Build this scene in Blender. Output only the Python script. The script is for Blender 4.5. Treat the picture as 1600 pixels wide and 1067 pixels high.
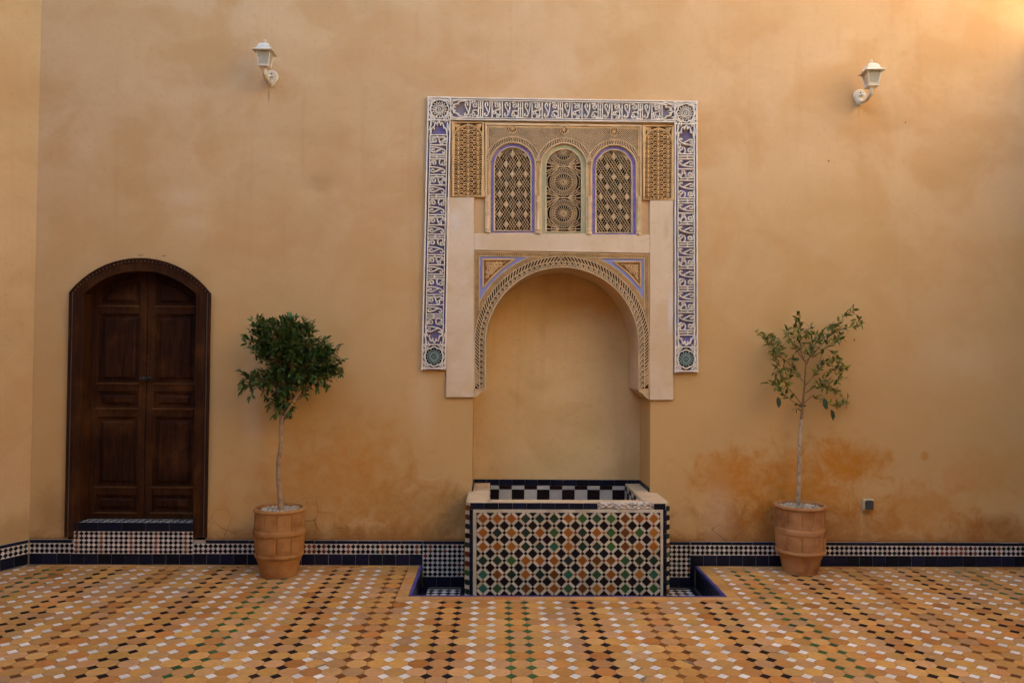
import bpy, math, random
from mathutils import Vector, Matrix, Euler
from mathutils.geometry import tessellate_polygon

random.seed(7)
scene = bpy.context.scene
for o in list(bpy.data.objects):
    bpy.data.objects.remove(o)
R = math.radians
sin, cos, pi, sqrt = math.sin, math.cos, math.pi, math.sqrt

# ------------------------------------------------------------------ camera
FPX, CX, CY = 1210.0, 800.0, 533.5          # focal length in pixels of the 1600 px photograph
CAM_D, CAM_H = 6.19, 1.635                  # metres from the wall, eye height
YAW, TILT, ROLL = R(1.1), R(1.3), R(0.45)
cam_rot = (Matrix.Rotation(-YAW, 3, 'Z') @ Matrix.Rotation(pi / 2 + TILT, 3, 'X') @ Matrix.Rotation(ROLL, 3, 'Z'))
cam = bpy.data.cameras.new('camera')
cam.sensor_width = 36.0
cam.lens = 36.0 * FPX / 1600.0
cam.clip_end = 500
cam_o = bpy.data.objects.new('camera', cam)
scene.collection.objects.link(cam_o)
cam_o.matrix_world = Matrix.Translation((0, -CAM_D, CAM_H)) @ cam_rot.to_4x4()
scene.camera = cam_o
CAM_P = Vector((0, -CAM_D, CAM_H))

# ------------------------------------------------------------------ sky, sun, exposure
SUN_EL, SUN_AZ = R(24), R(-90 - 1.0)         # the sun stands to the left, almost in line with the wall
world = bpy.data.worlds.new('World')
scene.world = world
world.use_nodes = True
wn = world.node_tree
for n in list(wn.nodes):
    wn.nodes.remove(n)
sky = wn.nodes.new('ShaderNodeTexSky')
sky.sky_type = 'NISHITA'
sky.sun_disc = False
sky.sun_elevation = SUN_EL
sky.sun_rotation = SUN_AZ
sky.dust_density = 1.0
sky.air_density = 1.0
sky.ozone_density = 1.0
bg = wn.nodes.new('ShaderNodeBackground')
bg.inputs['Strength'].default_value = 0.15
wo = wn.nodes.new('ShaderNodeOutputWorld')
wn.links.new(sky.outputs[0], bg.inputs[0])
wn.links.new(bg.outputs[0], wo.inputs[0])
sun = bpy.data.lights.new('sun', 'SUN')
sun.energy = 4.0
sun.angle = R(0.5)
sun.color = (1.0, 0.92, 0.80)
sun_o = bpy.data.objects.new('sun', sun)
scene.collection.objects.link(sun_o)
to_sun = Vector((sin(SUN_AZ) * cos(SUN_EL), cos(SUN_AZ) * cos(SUN_EL), sin(SUN_EL)))
sun_o.rotation_euler = to_sun.to_track_quat('Z', 'Y').to_euler()
sun_o.location = (-6, 0, 12)
vs = scene.view_settings
vs.view_transform = 'Standard'
vs.look = 'None'
vs.gamma = 1.0
vs.exposure = 2.78
vs.use_white_balance = True
vs.white_balance_temperature = 6300
vs.white_balance_tint = 14
cy = scene.cycles
cy.max_bounces = 4
cy.diffuse_bounces = 4
cy.glossy_bounces = 1
cy.transmission_bounces = 4
cy.transparent_max_bounces = 4
cy.caustics_reflective = False
cy.caustics_refractive = False
cy.use_denoising = True
cy.use_adaptive_sampling = True
cy.adaptive_threshold = 0.06
scene.render.resolution_x, scene.render.resolution_y = 1024, 682

# ------------------------------------------------------------------ pixel <-> place
def ray(px, py):
    return cam_rot @ Vector(((px - CX) / FPX, -(py - CY) / FPX, -1.0))
def WP(px, py, y=0.0):
    """point of the vertical plane Y=y seen at a pixel -> (X, Z)"""
    d = ray(px, py)
    t = (y + CAM_D) / d.y
    return (d.x * t, CAM_H + d.z * t)
def FP(px, py, z=0.0):
    """point of the level z seen at a pixel -> (X, Y)"""
    d = ray(px, py)
    t = (z - CAM_H) / d.z
    return (d.x * t, -CAM_D + d.y * t)
PXM = 195.5                                  # pixels per metre on the wall

# ------------------------------------------------------------------ materials
MAT = {}
def nt(name):
    m = bpy.data.materials.new(name)
    m.use_nodes = True
    t = m.node_tree
    b = t.nodes['Principled BSDF']
    MAT[name] = m
    return m, t, b
def N(t, kind, **kw):
    n = t.nodes.new(kind)
    for k, v in kw.items():
        setattr(n, k, v)
    return n
def L(t, a, b):
    t.links.new(a, b)
def math_n(t, op, a, b=None, c=None, clamp=False):
    n = N(t, 'ShaderNodeMath', operation=op, use_clamp=clamp)
    for i, v in enumerate((a, b, c)):
        if v is None:
            continue
        if isinstance(v, (int, float)):
            n.inputs[i].default_value = v
        else:
            L(t, v, n.inputs[i])
    return n.outputs[0]
def mixc(t, fac, a, b, mode='MIX'):
    n = N(t, 'ShaderNodeMix', data_type='RGBA', blend_type=mode)
    for idx, v in ((0, fac), (6, a), (7, b)):
        if isinstance(v, (int, float)):
            n.inputs[idx].default_value = v
        elif isinstance(v, tuple):
            n.inputs[idx].default_value = (v[0], v[1], v[2], 1)
        else:
            L(t, v, n.inputs[idx])
    return n.outputs[2]
def ramp(t, fac, lo, hi):
    n = N(t, 'ShaderNodeMapRange', interpolation_type='SMOOTHSTEP')
    L(t, fac, n.inputs[0])
    n.inputs[1].default_value = lo
    n.inputs[2].default_value = hi
    return n.outputs[0]
def pos(t):
    return N(t, 'ShaderNodeNewGeometry').outputs['Position']
def noise(t, vec, scale, detail=4, rough=0.55, dist=0.0):
    n = N(t, 'ShaderNodeTexNoise')
    n.inputs['Scale'].default_value = scale
    n.inputs['Detail'].default_value = detail
    n.inputs['Roughness'].default_value = rough
    n.inputs['Distortion'].default_value = dist
    L(t, vec, n.inputs['Vector'])
    return n.outputs['Fac']
def bump(t, b, h, strength, dist=0.01, prev=None):
    n = N(t, 'ShaderNodeBump')
    n.inputs['Strength'].default_value = strength
    n.inputs['Distance'].default_value = dist
    L(t, h, n.inputs['Height'])
    if prev is not None:
        L(t, prev, n.inputs['Normal'])
    L(t, n.outputs[0], b.inputs['Normal'])
    return n.outputs[0]

def plaster(name, c1, c2, c3, stains=(), cracks=True, low_tint=None, mottle=0.24, rough=0.92, bstr=0.22, spec=0.1):
    m, t, b = nt(name)
    p = pos(t)
    big = noise(t, p, 0.55, 3, 0.5)
    mid = noise(t, p, 1.5, 3, 0.6, 0.5)
    col = mixc(t, ramp(t, big, 0.35, 0.66), c1, c2)
    col = mixc(t, math_n(t, 'MULTIPLY', ramp(t, mid, 0.42, 0.62), 0.9), col, c3)
    # cloudy trowelled patches, wider than tall, and faint vertical washes
    mp = N(t, 'ShaderNodeMapping')
    mp.inputs['Scale'].default_value = (1.0, 1.0, 1.5)
    L(t, p, mp.inputs['Vector'])
    streak = noise(t, mp.outputs[0], 1.5, 4, 0.62, 0.25)
    col = mixc(t, math_n(t, 'MULTIPLY', ramp(t, streak, 0.50, 0.66), mottle), col, (min(.8, c1[0] * 1.16), c1[1] * 1.2, c1[2] * 1.28))
    col = mixc(t, math_n(t, 'MULTIPLY', ramp(t, streak, 0.47, 0.34), mottle * .8), col, (c3[0] * .80, c3[1] * .76, c3[2] * .68))
    mp2 = N(t, 'ShaderNodeMapping')
    mp2.inputs['Scale'].default_value = (5.0, 5.0, 0.35)
    L(t, p, mp2.inputs['Vector'])
    drip = noise(t, mp2.outputs[0], 1.6, 2, 0.6, 0.3)
    col = mixc(t, math_n(t, 'MULTIPLY', ramp(t, drip, 0.56, 0.74), 0.20), col, (c3[0] * .85, c3[1] * .82, c3[2] * .75))
    fine = noise(t, p, 26, 3, 0.75)
    col = mixc(t, math_n(t, 'MULTIPLY', ramp(t, fine, 0.52, 0.78), 0.34), col, (c3[0] * .78, c3[1] * .72, c3[2] * .62))
    sp = N(t, 'ShaderNodeSeparateXYZ')
    L(t, p, sp.inputs[0])
    if low_tint:                               # yellower tint lower down, with a drifting edge
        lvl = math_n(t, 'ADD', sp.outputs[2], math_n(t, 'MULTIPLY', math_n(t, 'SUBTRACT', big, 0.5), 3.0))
        col = mixc(t, math_n(t, 'MULTIPLY', ramp(t, lvl, 3.6, 0.9), 0.8), col, low_tint)
    edge = noise(t, p, 5.5, 4, 0.72, 0.5) if stains else None
    grit = noise(t, p, 14, 3, 0.7) if stains else None
    for (cx, cz, rx, rz, soft, strength, c, wob) in stains:
        dx = math_n(t, 'DIVIDE', math_n(t, 'SUBTRACT', sp.outputs[0], cx), rx)
        dz = math_n(t, 'DIVIDE', math_n(t, 'SUBTRACT', sp.outputs[2], cz), rz)
        d2 = math_n(t, 'ADD', math_n(t, 'MULTIPLY', dx, dx), math_n(t, 'MULTIPLY', dz, dz))
        d = math_n(t, 'SQRT', d2)
        if wob:
            d = math_n(t, 'ADD', d, math_n(t, 'MULTIPLY', math_n(t, 'SUBTRACT', edge, 0.5), wob))
        mask = N(t, 'ShaderNodeMapRange', interpolation_type='SMOOTHSTEP')
        L(t, d, mask.inputs[0])
        mask.inputs[1].default_value = 1.0
        mask.inputs[2].default_value = 1.0 - soft
        mask.inputs[3].default_value = 0.0
        mask.inputs[4].default_value = strength
        mk = mask.outputs[0]
        if wob > 1.25:
            mk = math_n(t, 'MULTIPLY', mk, math_n(t, 'ADD', 0.72, math_n(t, 'MULTIPLY', ramp(t, grit, 0.35, 0.65), 0.28)))
        col = mixc(t, mk, col, c)
    h = noise(t, p, 3.0, 2, 0.5) if bstr else None
    if cracks:
        vo = N(t, 'ShaderNodeTexVoronoi', feature='DISTANCE_TO_EDGE')
        vo.inputs['Scale'].default_value = 7.0
        wv = N(t, 'ShaderNodeVectorMath', operation='ADD')
        nz = N(t, 'ShaderNodeTexNoise')
        nz.inputs['Scale'].default_value = 5
        nz.inputs['Detail'].default_value = 2
        L(t, p, nz.inputs['Vector'])
        scn = N(t, 'ShaderNodeVectorMath', operation='SCALE')
        scn.inputs['Scale'].default_value = 0.11
        L(t, nz.outputs['Color'], scn.inputs[0])
        L(t, p, wv.inputs[0])
        L(t, scn.outputs[0], wv.inputs[1])
        L(t, wv.outputs[0], vo.inputs['Vector'])
        line = ramp(t, vo.outputs['Distance'], 0.022, 0.004)
        low = ramp(t, math_n(t, 'ADD', sp.outputs[2], math_n(t, 'MULTIPLY', big, 1.2)), 1.15, 0.75)
        sel = ramp(t, noise(t, p, 1.7, 2), 0.5, 0.6)
        cm = math_n(t, 'MULTIPLY', math_n(t, 'MULTIPLY', line, low), sel)
        col = mixc(t, math_n(t, 'MULTIPLY', cm, 0.8), col, (0.12, 0.055, 0.018))
    L(t, col, b.inputs['Base Color'])
    b.inputs['Roughness'].default_value = rough
    b.inputs['Specular IOR Level'].default_value = spec
    if bstr:
        bump(t, b, h, bstr, 0.035)
    return m

def simple(name, c, rough=0.6, var=0.25, scale=14, bstr=0.15, spec=0.3, metal=0.0, c2=None, bd=0.004):
    m, t, b = nt(name)
    n1 = noise(t, pos(t), scale, 3, 0.6)
    d = c2 or (c[0] * (1 - var * 1.6), c[1] * (1 - var * 1.6), c[2] * (1 - var * 1.6))
    col = mixc(t, ramp(t, n1, 0.4, 0.72), c, d)
    L(t, col, b.inputs['Base Color'])
    b.inputs['Roughness'].default_value = rough
    b.inputs['Specular IOR Level'].default_value = spec
    b.inputs['Metallic'].default_value = metal
    if bstr > 0.22:
        bump(t, b, n1, bstr, bd)
    return m

def tile_mat(name, cols, rough=0.3, var=0.3, spec=0.14, bstr=0.06, mottled=0.25):
    """glazed or biscuit tile: every piece takes its own shade (mesh attribute + object random)"""
    m, t, b = nt(name)
    at = N(t, 'ShaderNodeAttribute', attribute_name='rnd')
    oi = N(t, 'ShaderNodeObjectInfo')
    r = math_n(t, 'FRACT', math_n(t, 'ADD', at.outputs['Fac'], oi.outputs['Random']))
    cr = N(t, 'ShaderNodeValToRGB')
    e = cr.color_ramp.elements
    k = len(cols)
    e[0].position = 0
    e[0].color = (*cols[0], 1)
    e[1].position = 1
    e[1].color = (*cols[-1], 1)
    for i in range(1, k - 1):
        q = e.new(i / (k - 1))
        q.color = (*cols[i], 1)
    L(t, r, cr.inputs[0])
    r2 = math_n(t, 'FRACT', math_n(t, 'MULTIPLY', r, 37.7))
    n1 = noise(t, pos(t), 30, 2, 0.6)
    n0 = noise(t, pos(t), 1.6, 3, 0.65)
    v = math_n(t, 'ADD', 1.0 - var / 2, math_n(t, 'MULTIPLY', r2, var))
    v = math_n(t, 'MULTIPLY', v, math_n(t, 'ADD', 1 - mottled / 2, math_n(t, 'MULTIPLY', n1, mottled)))
    v = math_n(t, 'MULTIPLY', v, math_n(t, 'ADD', 0.72, math_n(t, 'MULTIPLY', n0, 0.56)))
    hv = N(t, 'ShaderNodeHueSaturation')
    L(t, v, hv.inputs['Value'])
    L(t, cr.outputs[0], hv.inputs['Color'])
    L(t, hv.outputs[0], b.inputs['Base Color'])
    L(t, math_n(t, 'ADD', rough, math_n(t, 'MULTIPLY', n1, 0.22)), b.inputs['Roughness'])
    b.inputs['Specular IOR Level'].default_value = spec
    return m

def wood(name, c1, c2, c3):
    m, t, b = nt(name)
    tc = N(t, 'ShaderNodeTexCoord').outputs['Object']
    mp = N(t, 'ShaderNodeMapping')
    mp.inputs['Scale'].default_value = (24, 24, 1.3)
    L(t, pos(t), mp.inputs['Vector'])
    g = noise(t, mp.outputs[0], 2.2, 6, 0.65, 0.6)
    w = noise(t, pos(t), 2.2, 5, 0.65)
    col = mixc(t, ramp(t, g, 0.35, 0.7), c1, c2)
    col = mixc(t, math_n(t, 'MULTIPLY', ramp(t, w, 0.5, 0.72), 0.6), col, c3)
    L(t, col, b.inputs['Base Color'])
    L(t, math_n(t, 'ADD', 0.5, math_n(t, 'MULTIPLY', g, 0.25)), b.inputs['Roughness'])
    b.inputs['Specular IOR Level'].default_value = 0.1
    bump(t, b, g, 0.35, 0.004)
    return m

def leaf_mat(name, cols):
    m, t, b = nt(name)
    at = N(t, 'ShaderNodeAttribute', attribute_name='rnd')
    oi = N(t, 'ShaderNodeObjectInfo')
    r = math_n(t, 'FRACT', math_n(t, 'ADD', at.outputs['Fac'], oi.outputs['Random']))
    cr = N(t, 'ShaderNodeValToRGB')
    e = cr.color_ramp.elements
    e[0].color = (*cols[0], 1)
    e[1].color = (*cols[-1], 1)
    for i in range(1, len(cols) - 1):
        q = e.new(i / (len(cols) - 1))
        q.color = (*cols[i], 1)
    L(t, r, cr.inputs[0])
    L(t, cr.outputs[0], b.inputs['Base Color'])
    b.inputs['Roughness'].default_value = 0.45
    b.inputs['Specular IOR Level'].default_value = 0.2
    tr = N(t, 'ShaderNodeBsdfTranslucent')
    L(t, mixc(t, 0.5, cr.outputs[0], (0.12, 0.16, 0.02)), tr.inputs['Color'])
    mx = N(t, 'ShaderNodeMixShader')
    mx.inputs[0].default_value = 0.18
    L(t, b.outputs[0], mx.inputs[1])
    L(t, tr.outputs[0], mx.inputs[2])
    L(t, mx.outputs[0], t.nodes['Material Output'].inputs['Surface'])
    return m

def sx(px, py=600, y=0):
    return WP(px, py, y)[0]
def sz(py, px=800, y=0):
    return WP(px, py, y)[1]
def stain(px, py, rx, rz, soft, strength, c, wob=0.9):
    X, Z = WP(px, py)
    return (X, Z, rx / PXM, rz / PXM, soft, strength, c, wob)
ORANGE = (0.48, 0.175, 0.016)
DEEP = (0.28, 0.095, 0.012)
DIRT = (0.24, 0.115, 0.035)
PALE = (0.66, 0.48, 0.29)
OCH1, OCH2, OCH3 = (0.60, 0.386, 0.190), (0.57, 0.352, 0.160), (0.545, 0.318, 0.132)
LOW_OCHRE = (0.535, 0.315, 0.108)
wall_stains = [
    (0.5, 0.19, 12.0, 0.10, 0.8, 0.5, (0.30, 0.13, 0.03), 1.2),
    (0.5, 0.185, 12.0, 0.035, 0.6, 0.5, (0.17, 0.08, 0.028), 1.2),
    stain(1235, 765, 195, 100, 0.9, 0.95, ORANGE, 1.9),
    stain(1330, 718, 85, 48, 0.9, 0.95, ORANGE, 1.9),
    stain(1130, 735, 70, 50, 0.8, 0.6, ORANGE, 1.8),
    stain(1170, 825, 130, 60, 0.8, 0.75, DEEP, 2.0),
    stain(1310, 825, 150, 45, 0.8, 0.6, DEEP, 1.8),
    stain(1550, 828, 120, 36, 0.8, 0.8, DEEP, 1.4),
    stain(1440, 800, 120, 60, 0.8, 0.55, ORANGE, 1.8),
    stain(1540, 740, 120, 60, 0.9, 0.35, ORANGE, 1.6),
    stain(1445, 712, 9, 10, 0.6, 0.55, ORANGE, 0.8),
    stain(1150, 835, 30, 22, 0.7, 0.5, DIRT, 1.5),
    stain(640, 795, 150, 70, 0.85, 0.65, (0.33, 0.155, 0.03), 1.6),
    stain(715, 800, 42, 60, 0.8, 0.55, DIRT, 1.3),
    stain(520, 760, 200, 110, 0.9, 0.6, ORANGE, 1.5),
    stain(560, 690, 120, 80, 0.9, 0.35, ORANGE, 1.5),
    stain(600, 835, 130, 30, 0.8, 0.5, DEEP, 1.5),
    stain(500, 835, 240, 22, 0.9, 0.4, DIRT, 1.2),
    stain(80, 800, 45, 60, 0.9, 0.45, DIRT, 1.2),
    stain(345, 800, 30, 60, 0.9, 0.25, ORANGE, 1.2),
    stain(502, 284, 36, 24, 0.9, 0.32, (0.30, 0.17, 0.07), 0.7),
    stain(285, 308, 60, 22, 0.95, 0.30, PALE, 0.8),
    stain(300, 350, 36, 16, 0.95, 0.22, PALE, 0.8),
    stain(868, 110, 46, 52, 0.35, 0.16, PALE, 0.5),
    stain(868, 112, 28, 34, 0.5, 0.14, OCH2, 0.5),
    stain(395, 640, 24, 120, 0.9, 0.30, PALE, 1.0),
    stain(660, 620, 30, 90, 0.9, 0.28, PALE, 1.0),
    stain(1120, 800, 40, 70, 0.9, 0.3, PALE, 1.2),
    stain(1500, 560, 110, 60, 0.95, 0.2, PALE, 1.0),
    stain(420, 149, 1.6, 17, 0.9, 0.7, (0.27, 0.12, 0.03), 0),
    stain(1342, 176, 1.5, 13, 0.9, 0.5, (0.30, 0.15, 0.05), 0),
    stain(1295, 252, 1.6, 1.6, 0.5, 0.9, (0.03, 0.02, 0.01), 0),
    stain(1415, 192, 1.3, 1.3, 0.5, 0.9, (0.03, 0.02, 0.01), 0),
    stain(1335, 531, 1.7, 1.7, 0.5, 0.9, (0.03, 0.02, 0.01), 0),
    stain(220, 399, 6, 1.2, 0.6, 0.7, (0.15, 0.07, 0.02), 0),
    stain(256, 400, 5, 1.2, 0.6, 0.7, (0.15, 0.07, 0.02), 0),
]
SPLIT_X, SPLIT_Z = (-1.2, 1.3), 2.05          # the wall's material is laid in six fields that share one look; each holds its own stains
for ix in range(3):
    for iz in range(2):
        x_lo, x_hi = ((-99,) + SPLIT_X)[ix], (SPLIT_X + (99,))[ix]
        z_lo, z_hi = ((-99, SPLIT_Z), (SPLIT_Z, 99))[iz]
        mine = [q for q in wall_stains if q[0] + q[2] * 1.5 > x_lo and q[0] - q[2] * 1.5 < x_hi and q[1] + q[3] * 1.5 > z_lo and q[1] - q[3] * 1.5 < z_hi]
        plaster('ochre_plaster_%d%d' % (ix, iz), OCH1, OCH2, OCH3, mine, cracks=(iz == 0), low_tint=LOW_OCHRE)
plaster('ochre_plaster', OCH1, OCH2, OCH3, [], cracks=False, low_tint=LOW_OCHRE, bstr=0)
simple('rear_darkened', (0.26, 0.19, 0.12), 0.9, 0.1, 1.5, 0, 0.1)  # court plaster darkened for the unseen rear wall, to cut frontal fill
simple('court_plaster', (0.45, 0.36, 0.225), 0.9, 0.1, 1.5, 0, 0.1)
plaster('side_plaster', (0.56, 0.358, 0.158), (0.53, 0.332, 0.138), (0.50, 0.30, 0.12), [stain(30, 830, 40, 40, .9, .4, DIRT, 1.2)], cracks=False, bstr=0)
plaster('niche_plaster', (0.70, 0.462, 0.200), (0.66, 0.424, 0.172), (0.62, 0.378, 0.142), [], cracks=False)
plaster('arch_plaster', (0.60, 0.44, 0.265), (0.58, 0.41, 0.24), (0.54, 0.36, 0.19), [], cracks=False, bstr=0)
plaster('cream_plaster', (0.66, 0.50, 0.325), (0.64, 0.47, 0.29), (0.60, 0.42, 0.235),
        [stain(1047, 490, 6, 40, .8, .6, (0.68, 0.60, 0.52), 0.7), stain(712, 345, 12, 25, .9, .35, (0.68, 0.60, 0.55), .7),
         stain(1040, 360, 8, 30, .9, .4, (0.45, 0.27, 0.12), 1.0), stain(1030, 560, 30, 40, .9, .3, (0.56, 0.36, 0.17), 1.0)],
        cracks=False, bstr=0)
simple('stucco_white', (0.77, 0.67, 0.53), 0.85, 0.1, 9, 0.1, 0.2)
simple('stucco_tan', (0.66, 0.46, 0.24), 0.85, 0.14, 12, 0.15, 0.2)
simple('stucco_gold', (0.68, 0.42, 0.17), 0.85, 0.15, 14, 0.15, 0.2)
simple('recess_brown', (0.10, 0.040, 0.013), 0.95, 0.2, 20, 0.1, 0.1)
simple('recess_dark', (0.022, 0.011, 0.008), 0.95, 0.2, 20, 0.0, 0.1)  # near-black colour stands in for the darkness of pierced holes and openings
simple('paint_violet', (0.155, 0.125, 0.18), 0.9, 0.1, 7, 0.1, 0.1, c2=(0.20, 0.175, 0.42))
simple('paint_grey', (0.23, 0.185, 0.175), 0.9, 0.1, 7, 0.1, 0.1, c2=(0.21, 0.185, 0.29))
simple('paint_blue', (0.24, 0.25, 0.47), 0.8, 0.1, 14, 0.1, 0.2, c2=(0.30, 0.28, 0.42))
simple('paint_indigo', (0.17, 0.13, 0.33), 0.85, 0.1, 22, 0.1, 0.2, c2=(0.27, 0.21, 0.30))
simple('paint_green', (0.36, 0.36, 0.19), 0.85, 0.1, 18, 0.1, 0.2, c2=(0.47, 0.37, 0.19))
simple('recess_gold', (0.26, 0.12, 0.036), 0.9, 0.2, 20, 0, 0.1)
simple('paint_teal', (0.30, 0.38, 0.33), 0.8, 0.1, 30, 0.1, 0.2)
simple('grout', (0.24, 0.155, 0.08), 0.95, 0.25, 30, 0.2, 0.1)
simple('grout_pale', (0.42, 0.35, 0.26), 0.95, 0.25, 30, 0, 0.1)
simple('grout_dark', (0.10, 0.07, 0.05), 0.95, 0.25, 30, 0.2, 0.1)
simple('rubble', (0.66, 0.55, 0.42), 0.95, 0.35, 28, 0.9, 0.1, bd=0.02)
simple('ledge_plaster', (0.60, 0.41, 0.22), 0.85, 0.12, 6, 0.2, 0.2)
TAN = [(0.469, 0.216, 0.052), (0.494, 0.242, 0.066), (0.452, 0.182, 0.039), (0.486, 0.249, 0.094), (0.419, 0.149, 0.03), (0.485, 0.223, 0.052), (0.485, 0.239, 0.052), (0.461, 0.223, 0.069), (0.423, 0.214, 0.086), (0.502, 0.261, 0.073), (0.452, 0.194, 0.046)]
tile_mat('tile_tan', TAN, 0.55, 0.34, 0.12, 0.1, 0.5)
tile_mat('tile_white', [(0.66, 0.575, 0.46), (0.57, 0.49, 0.385), (0.70, 0.62, 0.51)], 0.3, 0.2)
tile_mat('tile_black', [(0.012, 0.007, 0.006), (0.018, 0.007, 0.006), (0.008, 0.007, 0.009)], 0.42, 0.4, 0.1)
tile_mat('tile_brown', [(0.16, 0.05, 0.010), (0.125, 0.038, 0.009), (0.20, 0.068, 0.013)], 0.3, 0.3)
tile_mat('tile_green', [(0.032, 0.072, 0.022), (0.045, 0.10, 0.026), (0.025, 0.055, 0.028)], 0.28, 0.3)
tile_mat('tile_bottle', [(0.016, 0.030, 0.014), (0.022, 0.035, 0.020), (0.014, 0.022, 0.020)], 0.25, 0.3)
tile_mat('tile_teal', [(0.06, 0.13, 0.11), (0.03, 0.10, 0.05), (0.04, 0.12, 0.09)], 0.25, 0.3)
tile_mat('tile_orange', [(0.30, 0.095, 0.014), (0.26, 0.072, 0.012), (0.36, 0.135, 0.019)], 0.3, 0.3)
tile_mat('tile_red', [(0.16, 0.035, 0.014), (0.12, 0.028, 0.014), (0.20, 0.05, 0.016)], 0.3, 0.3)
tile_mat('tile_navy', [(0.005, 0.0055, 0.014), (0.008, 0.0085, 0.024), (0.004, 0.0045, 0.009)], 0.3, 0.5, 0.22)
tile_mat('tile_violet', [(0.07, 0.06, 0.20), (0.05, 0.045, 0.15)], 0.3, 0.3)
tile_mat('tile_cream', [(0.52, 0.42, 0.27), (0.56, 0.47, 0.33), (0.48, 0.38, 0.22), (0.57, 0.46, 0.34)], 0.35, 0.25)
tile_mat('tile_grey', [(0.44, 0.39, 0.31), (0.49, 0.44, 0.36)], 0.25, 0.2)
wood('dark_wood', (0.026, 0.0075, 0.0018), (0.055, 0.0175, 0.0045), (0.12, 0.042, 0.010))
wood('panel_wood', (0.016, 0.0045, 0.0012), (0.044, 0.0125, 0.0030), (0.12, 0.038, 0.0080))
wood('worn_highlight_wood', (0.08, 0.031, 0.009), (0.13, 0.050, 0.015), (0.22, 0.092, 0.030))  # lighter wood: highlights painted on the rail edges, with some wear
simple('nail_metal', (0.26, 0.22, 0.18), 0.45, 0.2, 30, 0, 0.5, 0.5)
simple('knob_metal', (0.05, 0.04, 0.032), 0.4, 0.2, 30, 0, 0.5, 0.6)
simple('terracotta', (0.40, 0.185, 0.055), 0.85, 0.16, 7, 0.25, 0.1, c2=(0.26, 0.10, 0.028))
simple('terracotta_pink', (0.40, 0.185, 0.066), 0.85, 0.16, 7, 0.25, 0.1, c2=(0.27, 0.105, 0.034))
simple('gravel', (0.60, 0.49, 0.34), 0.9, 0.3, 60, 0.1, 0.2)
simple('soil', (0.08, 0.05, 0.03), 0.95, 0.3, 30, 0.5, 0.1)
simple('bark_tan', (0.37, 0.22, 0.11), 0.85, 0.25, 24, 0.4, 0.2)
simple('bark_pale', (0.45, 0.32, 0.19), 0.85, 0.3, 26, 0.4, 0.2)
simple('twig', (0.22, 0.12, 0.05), 0.85, 0.25, 24, 0.2, 0.2)
leaf_mat('leaf_dark', [(0.020, 0.050, 0.012), (0.06, 0.11, 0.02), (0.03, 0.065, 0.016), (0.12, 0.17, 0.034), (0.04, 0.08, 0.02)])
leaf_mat('leaf_olive', [(0.13, 0.14, 0.018), (0.27, 0.25, 0.035), (0.06, 0.08, 0.015), (0.34, 0.31, 0.07), (0.12, 0.10, 0.022), (0.19, 0.19, 0.025)])
leaf_mat('leaf_big', [(0.020, 0.040, 0.018), (0.028, 0.050, 0.020)])
simple('lamp_paint', (0.66, 0.57, 0.41), 0.4, 0.08, 12, 0.05, 0.4)
simple('box_beige', (0.56, 0.43, 0.23), 0.5, 0.1, 20, 0.05, 0.3)
simple('box_dark', (0.05, 0.05, 0.042), 0.5, 0.1, 20, 0.05, 0.3)
m, t, b = nt('lamp_glass')
b.inputs['Base Color'].default_value = (0.62, 0.55, 0.40, 1)
b.inputs['Roughness'].default_value = 0.4
b.inputs['Transmission Weight'].default_value = 0.4
b.inputs['IOR'].default_value = 1.2
simple('bulb_white', (0.75, 0.72, 0.62), 0.4, 0.05, 10, 0)

# ------------------------------------------------------------------ mesh helpers
COL = scene.collection
def fr_wall(y0=0.0):
    return lambda u, v, w: (u, y0 - w, v)
def fr_floor(z0=0.0):
    return lambda u, v, w: (u, v, z0 + w)
FW = fr_wall()

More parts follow.
